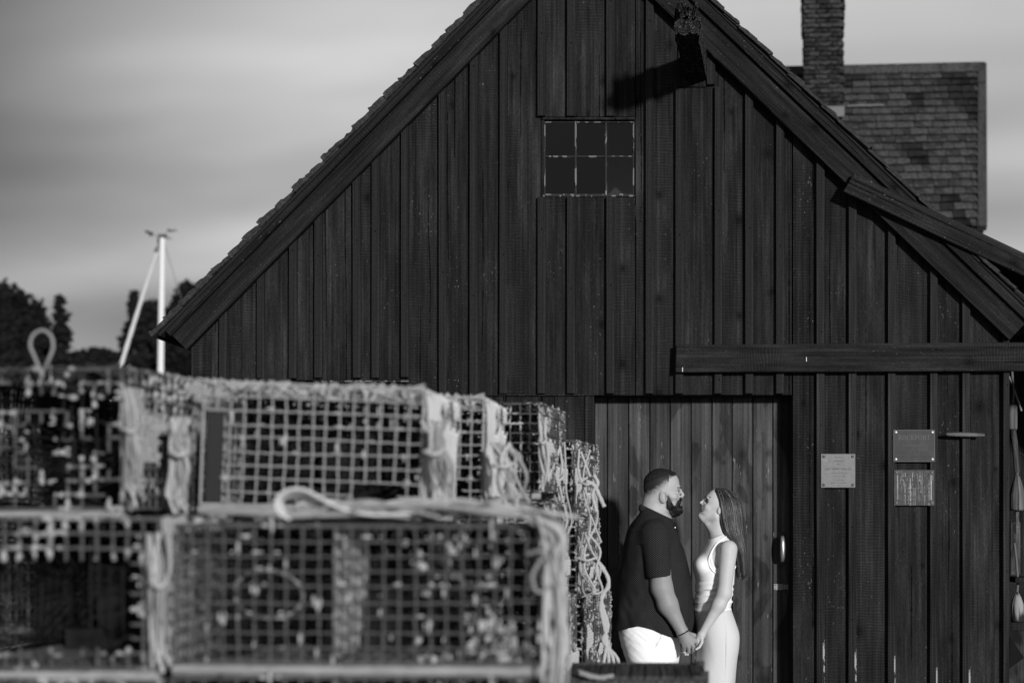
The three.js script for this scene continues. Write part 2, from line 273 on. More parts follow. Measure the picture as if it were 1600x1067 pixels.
  // verge boards, trim and roof
  const slope = (name, lowA, lowB, side) => {                      // side -1 left, 1 right
    const Z1 = ZW - 0.07, a = at(...lowA, Z1), b = at(...lowB, Z1), dx = a[0] - b[0], dy = a[1] - b[1], L = Math.hypot(dx, dy), u = [dx / L, dy / L];   // u runs down the slope
    const nrm = side < 0 ? [u[1], -u[0]] : [-u[1], u[0]], N = nrm[1] < 0 ? [-nrm[0], -nrm[1]] : nrm;
    const B = (s, n, z) => { const m = new THREE.Matrix4(); m.makeBasis(new THREE.Vector3(N[0], N[1], 0), new THREE.Vector3(u[0], u[1], 0), new THREE.Vector3(0, 0, N[0] * u[1] - N[1] * u[0] > 0 ? 1 : -1)); m.setPosition(b[0] + u[0] * s + N[0] * n, b[1] + u[1] * s + N[1] * n, z); return m; };
    const put = (nm, s0, s1, n0, n1, z0, z1, matl, parent = shed, off = [0, 0]) => { const g = prism(rect(n0, s0, n1, s1), Math.min(z0, z1), Math.max(z0, z1), off, 0.002), m = B(0, 0, 0); if (m.determinant() < 0) { } g.applyMatrix4(m); return part(nm, inShed(g), matl, parent); };
    return { put, L, B, u, N, b };
  };
  const apexPx = [921, -97.8];
  for (const [side, low] of [[-1, [290, 546]], [1, [1578, 531]]]) {
    const s = slope('x', low, apexPx, side), sg = s.N[0] * s.u[1] - s.N[1] * s.u[0] > 0 ? 1 : -1;
    const z = (v) => (v - 0) * sg;                                  // prism depth is flipped on one side
    const zr = (za, zb) => [z(za), z(zb)];
    const wood = M.boardB;
    const r1 = side < 0 ? 0.112 : 0.135;
    s.put('verge_board', -0.02, s.L, 0, r1, ...zr(-ZW + 0.03, -ZW + 0.07), wood, shed, [0.2 + side, 0.4]);
    s.put('verge_trim', -0.02, s.L + (side < 0 ? 0.005 : 0.02), r1 + 0.001, r1 + (side < 0 ? 0.036 : 0.05), ...zr(-ZW + 0.03, -ZW + 0.094), M.boardB, shed, [0.9, 1.4]);
    const n0 = r1 + (side < 0 ? 0.038 : 0.052), end = s.L + (side < 0 ? 0.075 : 0.07);
    const roof = s.put('roof', -0.19, end - 0.03, n0, n0 + 0.014, ...zr(-15.2, -ZW + 0.1), M.dark);
    const NC = 28, e = (end + 0.18) / NC;
    for (let k = 0; k < NC; k++) {                                  // courses of shingles: the end one of each course by itself, the rest of the course behind it
      let zf = 0.118 + (R() - 0.5) * 0.02, lw = 0.1 + R() * 0.14;
      for (const [za, zb] of [[-ZW + zf - lw, -ZW + zf], [-15.2, -ZW + zf - lw - 0.004]]) {
        const th = side < 0 ? 0.015 + R() * 0.014 : 0.011 + R() * 0.007, e1 = (k + 1) * e - 0.18 + (R() - 0.5) * 0.018, e0 = e1 - e * 1.9;
        const g = new THREE.BoxGeometry(th, e1 - e0, zb - za, 2, 10, 1), p = g.attributes.position, rj = (R() - 0.5) * 0.006;
        for (let q = 0; q < p.count; q++) { const t = (p.getY(q) / (e1 - e0) + 0.5); p.setX(q, p.getX(q) * (0.55 + 0.75 * t) + t * 0.017 + rj + (side < 0 ? 0.006 : 0.0025) * (n2(p.getY(q) * 60 + k * 9, p.getX(q) * 40 + 5, 77) - 0.5) * 2 * (p.getX(q) > 0 ? 1.6 : 0.3)); p.setY(q, p.getY(q) + 0.006 * Math.sin(p.getX(q) * 400 + k)); } g.computeVertexNormals();
        g.applyMatrix4(M4(n0 + 0.02, (e0 + e1) / 2, z((za + zb) / 2))); g.applyMatrix4(s.B(0, 0, 0));
        part('shingle', inShed(g), [M.shingle, M.shingleB][Math.floor(R() * 2)], roof);
      }
    }
  }
  // closed body behind the gable
  const xl = wx(300), xr = wx(1575), top = wy(540);
  part('side_wall', inShed(prism(rect(xl, 0.01, xl + 0.06, top), -15, -ZW - 0.03, [0, 0], 0)), M.boardB, shed);
  part('side_wall', inShed(prism(rect(xr - 0.06, 0.01, xr - 0.002, top), -15, -ZW - 0.21, [0, 0], 0)), M.boardB, shed);
  part('back_wall', inShed(prism([[xl, 0.01], [xr, 0.01], [xr, wy(roofY(1575))], [wx(921), wy(roofY(921))], [xl, wy(roofY(300))]], -15.05, -15, [0, 0], 0)), M.boardB, shed);
  // broken roof-beam end
  {
    const g = new THREE.BoxGeometry(0.12, 0.14, 0.84, 8, 8, 16), p = g.attributes.position;
    for (let q = 0; q < p.count; q++) {
      let x = p.getX(q), y = p.getY(q), zz = p.getZ(q); const f = step(0.18, 0.42, zz), rot = n3(x * 38 + 5, y * 30, zz * 22, 3) - 0.5;
      zz -= f * (0.16 * n2(x * 60 + 3, y * 45, 8) * (y > 0 ? 1.5 : 0.2)); y += f * 0.06 * (n2(x * 90, zz * 40, 9) - 0.5) * 2 * (y > 0.03 ? 1 : 0.2); x += f * 0.03 * rot;
      x -= 0.09 * (zz + 0.42) / 0.84;
      p.setXYZ(q, x, y, zz);
    }
    g.computeVertexNormals();
    const c = at(1089, 107, ZW); g.translate(c[0], c[1], c[2] + 0.42 - 0.02);
    const beam = part('beam_end', inShed(g), M.rotten, shed);
    const mb = new MB(), RR = rng(31);                               // splinters standing up from the broken end
    for (let k = 0; k < 26; k++) { const x = c[0] - 0.08 - 0.05 + RR() * 0.11, y = c[1] + 0.02 + RR() * 0.05, zz = c[2] + 0.56 + RR() * 0.22, l = 0.015 + RR() * 0.05; mb.tube([[x, y, zz], [x + (RR() - 0.5) * 0.03, y + l * 0.6, zz + l * 0.3], [x + (RR() - 0.5) * 0.04, y + l, zz + l * 0.5]], (t) => 0.011 * (1 - t * 0.8), 4); }
    part('splinters', inShed(mb.build()), M.rotten, beam, 'stuff');
  }
}
// window: six panes in a peeling sash
{
  const win = part('window', inShed(mergeGeometries([prism(rect(wx(845), wy(307), wx(850), wy(184)), -ZW - 0.06, -ZW - 0.004), prism(rect(wx(991.5), wy(307), wx(993.5), wy(184)), -ZW - 0.06, -ZW - 0.006), prism(rect(wx(846), wy(187), wx(992), wy(183)), -ZW - 0.06, -ZW + 0.006)])), M.boardB, shed);
  const X = [850, 899, 946.5, 990], Y = [189, 243.2, 303], b = 1.5;
  for (let k = 0; k < 4; k++) part(k % 3 ? 'glazing_bar' : 'frame', inShed(prism(rect(wx(X[k] - b), wy(304), wx(X[k] + b), wy(188)), -ZW - 0.034, -ZW - 0.014, [k * 0.1, 0.3])), M.peel, win);
  for (let k = 0; k < 3; k++) for (let q = 0; q < 3; q++) part(k % 2 ? 'glazing_bar' : 'frame', inShed(prism(rect(wx(X[k] + b + 0.2), wy(Y[q] + (q === 2 ? 2 : 1.4)), wx(X[k + 1] - b - 0.2), wy(Y[q] - (q ? 1.4 : 0.6))), -ZW - 0.033, -ZW - 0.016, [q * 0.13, k * 0.4])), M.peel, win);
  part('sill', inShed(prism(rect(wx(848), wy(308), wx(992), wy(305.2)), -ZW - 0.06, -ZW + 0.012, [0.1, 0.1])), M.peel, win);
  const R = rng(17);
  for (let i = 0; i < 3; i++) for (let j = 0; j < 2; j++) {
    const g = new THREE.PlaneGeometry(wx(X[i + 1]) - wx(X[i]), wy(Y[j]) - wy(Y[j + 1])); g.rotateX((R() - 0.5) * 0.05); g.rotateY((R() - 0.5) * 0.05); g.translate((wx(X[i]) + wx(X[i + 1])) / 2, (wy(Y[j]) + wy(Y[j + 1])) / 2, -ZW - 0.024);
    part('pane', inShed(g), M.glass, win);
  }
}
// doorway: reveal, planks set back, handle and hasp
{
  const back = 0.165, zD = -ZW - back, door = part('door', inShed(mergeGeometries([prism(rect(wx(915), 0.01, wx(1250), wy(606)), zD - 0.06, zD - 0.032, [0, 0], 0)])), M.boardB, shed);
  const xs = [927, 947.5, 981.5, 1015.5, 1048, 1081.5, 1114.8, 1147, 1180, 1212, 1246], R = rng(23);
  for (let k = 0; k < xs.length - 1; k++) part('plank', inShed(prism(rect(wx(xs[k]) + 0.0025, 0.02, wx(xs[k + 1]) - 0.0025, wy(608)), zD - 0.03, zD + (R() - 0.5) * 0.004, [R() * 4, R() * 5 * 0 + k * 0.37], 0.004)), M.door, door);
  part('door_jamb', inShed(prism(rect(wx(916), 0.01, wx(927.6), wy(618.5)), zD - 0.03, -ZW - 0.026, [0.4, 0], 0.002)), M.boardA, shed);
  part('door_jamb', inShed(prism(rect(wx(1238.4), 0.01, wx(1250), wy(616)), zD - 0.03, -ZW - 0.026, [0.8, 0], 0.002)), M.boardA, shed);
  part('door_head', inShed(prism(rect(wx(927), wy(617.6), wx(1239), wy(600)), zD - 0.03, -ZW - 0.026, [0.1, 0.7], 0.002)), M.boardB, shed);
  const P = (x, y, d) => { const p = at(x, y, ZW + back); return [p[0], p[1], zD + d]; };
  const hm = new MB(), plate = (y) => hm.geo(prism([[-0.019, -0.02], [0.019, -0.02], [0.019, 0.02], [-0.019, 0.02]], 0, 0.005), M4(...P(1221, y, 0.004)));
  plate(837); plate(877);
  for (const y of [837, 877]) hm.tube([P(1221, y, 0.006), P(1221, y + (y < 850 ? 2 : -2), 0.07)], 0.0085, 8);
  const handle = part('handle', inShed(hm.build()), M.iron, door);
  const gr = new MB(); gr.tube(spline([P(1221, 838, 0.066), P(1221, 844, 0.08), P(1221, 857, 0.085), P(1221, 870, 0.08), P(1221, 876, 0.066)], 12), (t) => 0.0105 + 0.0045 * Math.sin(t * Math.PI), 10);
  part('grip', inShed(gr.build()), M.metal, handle);
  const hp = new MB(); hp.geo(prism(rect(-0.037, -0.018, 0.02, 0.018), 0, 0.004), M4(...P(1219, 917, 0.004))); hp.geo(prism(rect(0, -0.015, 0.03, 0.015), 0, 0.006), M4(...P(1224, 917, 0.009)));
  for (const [dx, dy] of [[-0.028, 0.01], [-0.028, -0.01], [0.02, 0]]) hp.geo(new THREE.SphereGeometry(0.004, 8, 6), M4(...P(1219, 917, 0.009)).multiply(M4(dx, dy, 0)));
  part('hasp', inShed(hp.build()), mat(0.16, 0.45, { metalness: 0.7 }), door);
}
// rail across the front and lean-to roof at the right
{
  const rail = prism([[wx(1055), wy(583.5)], [wx(1740), wy(581)], [wx(1740), wy(536)], [wx(1056), wy(541)]], -ZW + 0.034, -ZW + 0.074, [0.2, 0.3], 0.004);
  const uv = rail.attributes.uv; for (let k = 0; k < uv.count; k++) { const a = uv.getX(k), b = uv.getY(k); uv.setXY(k, b + 0.21, a); }
  part('rail', inShed(rail), M.boardC, shed);
  const pl = new MB(); for (const [x, y0, y1] of [[1066, 576, 583], [1258, 560, 567]]) pl.geo(new THREE.BoxGeometry(0.004, 0.024, 0.002), M4(wx(x), wy((y0 + y1) / 2), -ZW + 0.0755));
  part('splinter', inShed(pl.build()), mat(0.5), shed);
  const Zf = ZW - 0.128, q = (x, y) => { const p = at(x, y, Zf); return [p[0], p[1]]; };
  const a = q(1318, 299), b = q(1333.5, 267.5), c = [b[0] + 2.6, b[1] - 2.6 * 0.468], d = [a[0] + 2.6, a[1] - 2.6 * 0.468];
  const len = Math.hypot(2.6, 2.6 * 0.468), ang = -Math.atan(0.468);
  const lean = thing('lean_to_roof', 'sloping plank-edged lean-to roof along the right side of the dark shed', 'roof', [a[0], a[1], -Zf]);
  const g = prism([[0, 0], [len, 0], [len, 0.115], [0.012, 0.12]], -0.032, 0, [0.3, 0.2], 0.004), gu = g.attributes.uv;
  for (let k = 0; k < gu.count; k++) { const x = gu.getX(k), y = gu.getY(k); gu.setXY(k, y + 1.13, x); }
  g.rotateZ(ang); part('fascia_board', g, M.boardB, lean);
  const rb = new THREE.BoxGeometry(2.2, 0.05, 3.2); rb.translate(1.75, 0.07, -1.66); rb.rotateZ(ang); part('roof_deck', rb, M.dark, lean);
  const post = prism(rect(1.2, -a[1] + 0.01, 1.3, -0.62), -0.1, 0, [0, 0]); part('post', post, M.boardA, lean);
}

// ---------------------------------------------------------------- lobster traps
const PITCH = 0.038;
function panel(w, h, r, R, rough, skip, crust) {                   // wire mesh in the x y plane, centred; skip(x, y) leaves a gap; crust: seed of pale dried growth on the wires
  const mb = new MB(), nx = Math.round(w / PITCH), ny = Math.round(h / PITCH), seg = crust ? 5 : rough ? 3 : 1;
  const run = (f, n) => {
    let pts = [], rad = [], tone = [];
    const flush = () => { if (pts.length > 1) { const q = rad, c = tone; mb.tube(pts, (t, k) => q[k], crust ? 5 : 4, 0, 0, 90, (k) => c[k]); } pts = []; rad = []; tone = []; };
    for (let k = 0; k <= n * seg; k++) {
      const [x, y, z] = f(k / (n * seg)); if (skip && skip(x, y)) { flush(); continue; }
      const e = crust ? step(0.46, 0.72, 0.55 * n2(x * 22 + crust, y * 22, crust) + 0.45 * n2(x * 95, y * 95 + crust, crust + 5)) : 0;
      pts.push([x + e * (R() - 0.5) * 0.006, y + e * (R() - 0.5) * 0.006, z + e * (R() - 0.3) * 0.005]); rad.push(r * (rough ? 0.8 + rough * (0.5 + R()) * (crust ? 0.55 + 0.75 * e : R()) : 1)); tone.push(crust ? mix(0.06, 0.36, e * (0.3 + 0.7 * R())) : 1);
    }
    flush();
  };
  const wob = rough ? 0.003 : 0.0012;
  for (let i = 0; i <= nx; i++) { const x = (i / nx - 0.5) * w, b = (R() - 0.5) * wob * 2; run((t) => [x + b * Math.sin(t * 3) + (R() - 0.5) * wob, (t - 0.5) * h, 0], ny); }
  for (let j = 0; j <= ny; j++) { const y = (j / ny - 0.5) * h, b = (R() - 0.5) * wob * 3; run((t) => [(t - 0.5) * w, y + b * Math.sin(t * 4) + (R() - 0.5) * wob, r * 1.2], nx); }
  return mb;
}
function growth(mb, w, h, n, R, size, skip) {                      // crust along the wires, now and then a clump
  for (let k = 0; k < n; k++) {
    const i = Math.round(R() * w / PITCH), j = Math.round(R() * h / PITCH), along = R() < 0.5; let x = i * PITCH - w / 2, y = j * PITCH - h / 2; if (along) x += PITCH * R(); else y += PITCH * R(); x = clamp(x, -w / 2, w / 2); y = clamp(y, -h / 2, h / 2);
    if (skip && skip(x, y)) continue; const m = R() < 0.12 ? 4 : 1;
    for (let q = 0; q < m; q++) { const s = size * (0.35 + 0.65 * R()); mb.blob([x + (m > 1 ? (R() - 0.5) * 0.02 : 0), y + (m > 1 ? (R() - 0.5) * 0.02 : 0), 0.003 + (R() - 0.5) * 0.006], s, R, along ? 1.2 + 1.8 * R() : 0.7, along ? 0.7 : 1.2 + 1.8 * R(), 0.8); }
  }
  return mb;
}
// w along x, h up, d along z; base at the origin, front at +d/2
function makeTrap(o) {
  const { w, h, d, r = 0.0024, rough = 0, seed = 1, wire = M.wire, gap, grow = 0, netting = 1, vent, label, category = 'lobster trap', group, sideR } = o, R = rng(seed);
  const t = thing('lobster_trap', label, category, [0, 0, 0], group);
  const pt = (name, mb, ry, rx, x, y, z, m = wire) => { const g = mb.build(); g.applyMatrix4(M4(x, y, z, rx, ry, 0)); return part(name, g, m, t); };
  const y0 = 0.03, H = h - y0, yc = y0 + H / 2;
  const cm = o.crust ? M.crust : undefined; pt('mesh_panel', panel(w, H, r, R, rough, gap, o.crust), 0, 0, 0, yc, d / 2, cm);
  const inner = wire;
  pt('mesh_panel', panel(w, H, r, R, rough), 0, 0, 0, yc, -d / 2, inner);
  pt('mesh_panel', panel(d, H, sideR ?? r, R, rough, null, o.crust && o.crust + 3), Math.PI / 2, 0, w / 2, yc, 0, cm);
  pt('mesh_panel', panel(d, H, r, R, rough), Math.PI / 2, 0, -w / 2, yc, 0, inner);
  pt('mesh_panel', panel(w, d, r, R, rough), 0, Math.PI / 2, 0, h, 0, inner);
  pt('mesh_panel', panel(w, d, r, R, rough), 0, Math.PI / 2, 0, y0, 0, inner);
  const fr = new MB(), X = w / 2, Z = d / 2, e = r * 1.35;
  for (const y of [y0, h]) { for (const s of [-1, 1]) { fr.tube([[-X, y, s * Z], [X, y, s * Z]], e, 6); fr.tube([[s * X, y, -Z], [s * X, y, Z]], e, 6); } }
  for (const a of [-1, 1]) for (const b of [-1, 1]) fr.tube([[a * X, y0, b * Z], [a * X, h, b * Z]], e, 6);
  part('frame', fr.build(), wire, t);
  for (const s of [-1, 1]) { const g = new MB(); g.tube([[-X - 0.005, 0.013, s * (Z - 0.006)], [X + 0.005, 0.013, s * (Z - 0.006)]], 0.0145, 8); part('runner', g.build(), M.runner, t); }
  if (grow) { const g = growth(new MB(), w, H, grow, R, o.gs ?? 0.0066, gap).build(); g.translate(0, yc, d / 2); part('marine_growth', g, M.growth, t, 'stuff'); const g2 = growth(new MB(), d, H, o.sideGrow ?? Math.round(grow * 0.8), R, o.gs ?? 0.0066).build(); g2.applyMatrix4(M4(w / 2, yc, 0, 0, Math.PI / 2, 0)); part('marine_growth', g2, M.growth, t, 'stuff'); }
  if (o.clump) { const g = new MB(); let k = 0; while (k < o.clump[2]) { const x = (o.clump[0] + (o.clump[1] - o.clump[0]) * R()), y = (R() - 0.5); if (fbm(x * 9 + 3, y * 4, 77, 3) + 0.1 * (0.5 - Math.abs(y)) < 0.5 + 0.12 * R()) continue; k++; g.blob([x * w, yc + y * H, d / 2 - 0.12 * R()], 0.002 + 0.005 * R() * R() + 0.001, R, 0.6 + 2.2 * R(), 0.6 + 2.2 * R(), 0.8); } part('marine_growth', g.build(), M.growth, t, 'stuff'); }
  if (o.endNet) {                                                 // fine pale netting over the right-hand end, ragged
    const nb = new MB(), q = (u, v) => [w / 2 + 0.006 + 0.012 * n2(u * 5 + seed, v * 5, 3), y0 + v * H, (0.5 - u) * d], ok = (u, v) => fbm(u * 3.1 + seed * 3.7, v * 3.3 + 1.3, seed, 3) > o.endNet;
    const nu = Math.round(d / 0.013), nv = Math.round(H / 0.013);
    for (let i = 0; i <= nu; i++) { let run = []; for (let j = 0; j <= nv + 1; j++) { if (j <= nv && ok(i / nu, j / nv)) run.push(q(i / nu + (R() - 0.5) * 0.004, j / nv)); else { if (run.length > 1) nb.tube(run, 0.0021, 3); run = []; } } }
    for (let j = 0; j <= nv; j++) { let run = []; for (let i = 0; i <= nu + 1; i++) { if (i <= nu && ok(i / nu, j / nv)) run.push(q(i / nu, j / nv + (R() - 0.5) * 0.006)); else { if (run.length > 1) nb.tube(run, 0.0021, 3); run = []; } } }
    part('end_netting', nb.build(), o.netMat ?? M.twine, t, 'stuff');
  }
  if (o.fuzz) {                                                   // dried weed along the top edges
    const nb = new MB(); for (let k = 0; k < o.fuzz; k++) { const x = (R() - 0.5) * w, z = R() < 0.7 ? d / 2 - R() * R() * 0.1 : (R() - 0.5) * d, l = 0.01 + 0.03 * R(); nb.tube([[x, h + (R() - 0.4) * 0.012, z], [x + (R() - 0.5) * l * 2, h + (R() - 0.35) * l * 0.7, z + (R() - 0.3) * l], [x + (R() - 0.5) * l * 3, h - R() * l * 1.2, z + R() * 0.012]], 0.0022 + 0.002 * R(), 4); } part('dried_weed', nb.build(), o.dark ? M.weedDark : M.twine, t, 'stuff');
  }
  if (netting) {                                                  // twine funnels inside: dark knotted net
    for (const sx of [-0.28, 0.3]) {
      const nb = new MB(), n = 18, m = 7;
      const q = (i, j) => { const a = i / n * 2 * Math.PI, k = j / m, c = Math.cos(a), s = Math.sin(a), sq = 1 / Math.max(Math.abs(c), Math.abs(s)); return [sx * w + (k - 0.5) * 0.2 * w, yc + mix(s * sq * H * 0.47, s * 0.05, k * k) + (R() - 0.5) * 0.012, mix(c * sq * d * 0.46, c * 0.05, k * k) + (R() - 0.5) * 0.012]; };
      const grid = Array.from({ length: n }, (_, i) => Array.from({ length: m + 1 }, (_, j) => q(i, j)));
      for (let i = 0; i < n; i++) { nb.tube(grid[i], 0.0035, 3); }
      for (let j = 0; j <= m; j++) nb.tube([...grid.map((g) => g[j]), grid[0][j]], 0.0035, 3);
      part('net_funnel', nb.build(), M.net, t);
    }
    const bag = new MB(); bag.blob([0, yc - 0.06, -0.05], 0.07, R, 1, 1.3, 0.9); part('bait_bag', bag.build(), M.net, t);
    const bl = new THREE.BoxGeometry(0.2, 0.055, 0.1); bl.translate(-0.05, y0 + 0.03, -d * 0.1); part('ballast_brick', bl, M.net, t);
    // net curtain across the middle
    const cu = new MB(); for (let k = 0; k < 40; k++) { const x = (k / 39 - 0.5) * w * 0.98; cu.tube([[x, y0, -d * 0.2], [x + 0.03 * (R() - 0.5), yc, -d * 0.2 - 0.05 * R()], [x + 0.03 * (R() - 0.5), h, -d * 0.2]], 0.008, 3); }
    for (let k = 0; k < 22; k++) { const y = y0 + k / 21 * H; cu.tube([[-w / 2, y, -d * 0.21], [0, y - 0.02 * R(), -d * 0.21 - 0.04 * R()], [w / 2, y, -d * 0.21]], 0.008, 3); } part('net_curtain', cu.build(), M.net, t);
  }
  if (vent) { const g = prism(rect(vent[0], vent[1], vent[2], vent[3]), d / 2 - 0.012, d / 2 - 0.004); part('escape_vent', g, mat(0.02, 0.8), t); }
  return t;
}
function place(t, x, y, z, ry = 0, rz = 0, rx = 0) { t.position.set(x, y, z); t.rotation.set(rx, ry, rz, 'YXZ'); return t; }
function copy(t, label, group) { const c = t.clone(); c.name = numbered('lobster_trap'); c.userData = { label, category: 'lobster trap' }; if (group) c.userData.group = group; scene.add(c); return c; }
// place by the front right bottom corner as seen in the picture
function seat(t, w, d, px, py, Z, ry = 0, rz = 0, rx = 0) { const c = at(px, py, Z), v = new THREE.Vector3(w / 2, 0, d / 2).applyEuler(new THREE.Euler(rx, ry, rz, 'YXZ')); return place(t, c[0] - v.x, c[1] - v.y, c[2] - v.z, ry, rz, rx); }

// front stack, right: one trap across, one set back on top of it
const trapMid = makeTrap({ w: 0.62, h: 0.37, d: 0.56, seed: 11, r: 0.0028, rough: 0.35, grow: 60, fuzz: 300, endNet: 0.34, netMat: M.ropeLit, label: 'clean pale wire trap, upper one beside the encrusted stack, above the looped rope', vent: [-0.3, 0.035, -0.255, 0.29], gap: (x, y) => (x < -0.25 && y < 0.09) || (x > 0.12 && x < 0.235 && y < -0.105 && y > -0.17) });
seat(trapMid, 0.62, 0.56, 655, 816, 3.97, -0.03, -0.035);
const trapLow = makeTrap({ w: 0.885, h: 0.36, d: 0.56, seed: 12, r: 0.0027, rough: 0.6, grow: 70, clump: [0.08, 0.47, 190], endNet: 0.44, fuzz: 60, wire: M.wireMid, dark: 1, label: 'wide wire trap at bottom centre under the looped rope, its right end hung with rope' });
seat(trapLow, 0.885, 0.56, 848, 1058, 3.4, -0.015, -0.004);
{ const g = panel(0.5, 0.31, 0.0034, rng(19), 0.6).build(); g.applyMatrix4(M4(-0.06, 0.2, 0.02, 0, Math.PI / 2, 0)); part('partition', g, M.wire, trapLow); const hoop = new MB(), h = []; for (let k = 0; k <= 24; k++) { const a = k / 24 * 6.283; h.push([-0.24 + 0.085 * Math.cos(a), 0.19 + 0.06 * Math.sin(a), 0.2 + 0.02 * Math.sin(a)]); } hoop.tube(h, 0.004, 6); part('entry_hoop', hoop.build(), M.wire, trapLow); }
// left stack: weed-encrusted traps, long side running back
const trapLeft = makeTrap({ w: 0.62, h: 0.405, d: 0.9, seed: 13, r: 0.0032, rough: 1.25, grow: 50, crust: 13, gs: 0.006, sideGrow: 160, endNet: 0.52, fuzz: 260, wire: M.wireLeft, dark: 1, label: 'heavily encrusted trap at far left with a rope ring on its top', gap: (x, y) => hash(Math.floor(x * 26 + 40), Math.floor(y * 26 + 40), 3) < 0.4 });
seat(trapLeft, 0.62, 0.9, 190, 812, 3.8, -0.15, 0.006);
const trapLeftLow = makeTrap({ w: 0.62, h: 0.4, d: 0.9, seed: 14, r: 0.003, rough: 1.2, grow: 40, crust: 27, gs: 0.006, sideGrow: 90, endNet: 0.52, wire: M.wireLeft, dark: 1, label: 'encrusted trap at lower left corner with its mesh front mostly torn away', gap: (x, y) => y < 0.075 && (y > -0.13 || hash(Math.floor(x * 27 + 40), Math.floor(y * 27 + 40), 5) < 0.35) && !(x > 0.24) });
seat(trapLeftLow, 0.62, 0.9, 248, 1064, 3.5, -0.045, 0.004);
// the stack goes on behind, towards the shed
const stackGroup = 'wire lobster traps stacked behind the front ones';
const second = copy(trapMid, 'wire trap just behind and right of the clean pale front trap, sunlit right end'); seat(second, 0.62, 0.56, 752, 800, 4.62, -0.02, -0.02);
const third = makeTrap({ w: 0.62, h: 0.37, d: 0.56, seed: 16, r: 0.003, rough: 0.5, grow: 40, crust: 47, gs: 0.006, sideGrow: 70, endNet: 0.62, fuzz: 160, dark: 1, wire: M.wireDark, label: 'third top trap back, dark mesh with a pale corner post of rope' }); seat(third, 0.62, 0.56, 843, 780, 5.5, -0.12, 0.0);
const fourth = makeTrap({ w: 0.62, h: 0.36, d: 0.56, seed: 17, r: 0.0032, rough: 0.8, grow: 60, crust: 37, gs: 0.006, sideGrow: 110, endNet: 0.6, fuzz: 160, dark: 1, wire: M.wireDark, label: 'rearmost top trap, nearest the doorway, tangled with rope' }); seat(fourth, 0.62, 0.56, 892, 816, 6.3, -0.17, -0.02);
const rest = (src, w, d, px, py, Z, ry, label, group) => { const c = copy(src, label, group); seat(c, w, d, px, py, Z, ry, 0); return c; };
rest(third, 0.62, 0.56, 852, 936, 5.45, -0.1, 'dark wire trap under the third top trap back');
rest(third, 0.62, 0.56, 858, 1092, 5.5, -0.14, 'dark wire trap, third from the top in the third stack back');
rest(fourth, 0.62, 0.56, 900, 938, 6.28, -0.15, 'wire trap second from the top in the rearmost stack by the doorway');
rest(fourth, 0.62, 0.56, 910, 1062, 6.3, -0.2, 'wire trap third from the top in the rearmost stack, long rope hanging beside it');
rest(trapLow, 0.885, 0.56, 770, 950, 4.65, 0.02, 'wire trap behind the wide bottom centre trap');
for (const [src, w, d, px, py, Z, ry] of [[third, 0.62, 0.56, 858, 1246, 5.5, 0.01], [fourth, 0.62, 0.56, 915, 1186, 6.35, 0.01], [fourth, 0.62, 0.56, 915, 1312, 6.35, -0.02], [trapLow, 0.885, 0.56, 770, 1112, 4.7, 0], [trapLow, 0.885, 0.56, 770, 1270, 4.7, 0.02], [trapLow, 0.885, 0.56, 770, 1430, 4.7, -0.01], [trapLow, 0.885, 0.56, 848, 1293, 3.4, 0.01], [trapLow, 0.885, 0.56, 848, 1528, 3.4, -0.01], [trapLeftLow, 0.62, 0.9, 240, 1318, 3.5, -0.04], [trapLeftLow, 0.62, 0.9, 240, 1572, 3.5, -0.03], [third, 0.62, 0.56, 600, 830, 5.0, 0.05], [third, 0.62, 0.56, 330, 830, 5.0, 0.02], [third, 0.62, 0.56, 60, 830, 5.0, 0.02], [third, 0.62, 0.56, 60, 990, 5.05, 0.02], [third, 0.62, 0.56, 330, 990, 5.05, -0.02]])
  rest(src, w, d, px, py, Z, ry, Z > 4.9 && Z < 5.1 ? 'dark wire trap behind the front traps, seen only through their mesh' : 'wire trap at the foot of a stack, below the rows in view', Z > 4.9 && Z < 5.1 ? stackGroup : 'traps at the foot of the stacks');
{                                                                  // timber bearers carry the stacks
  const g = new THREE.BoxGeometry(2.6, 0.1, 0.12), R = rng(3);
  let k = 0; for (const [x, z, l] of [[-0.9, -3.5, 1], [-0.9, -3.85, 1], [-0.9, -4.8, 1]]) { const m = part(numbered('timber_bearer'), g, M.runner, scene); m.position.set(x, 0.05, z); m.userData = { label: 'timber bearer on the ground under the trap stacks', category: 'timber', group: 'timber bearers under the traps' }; }
}
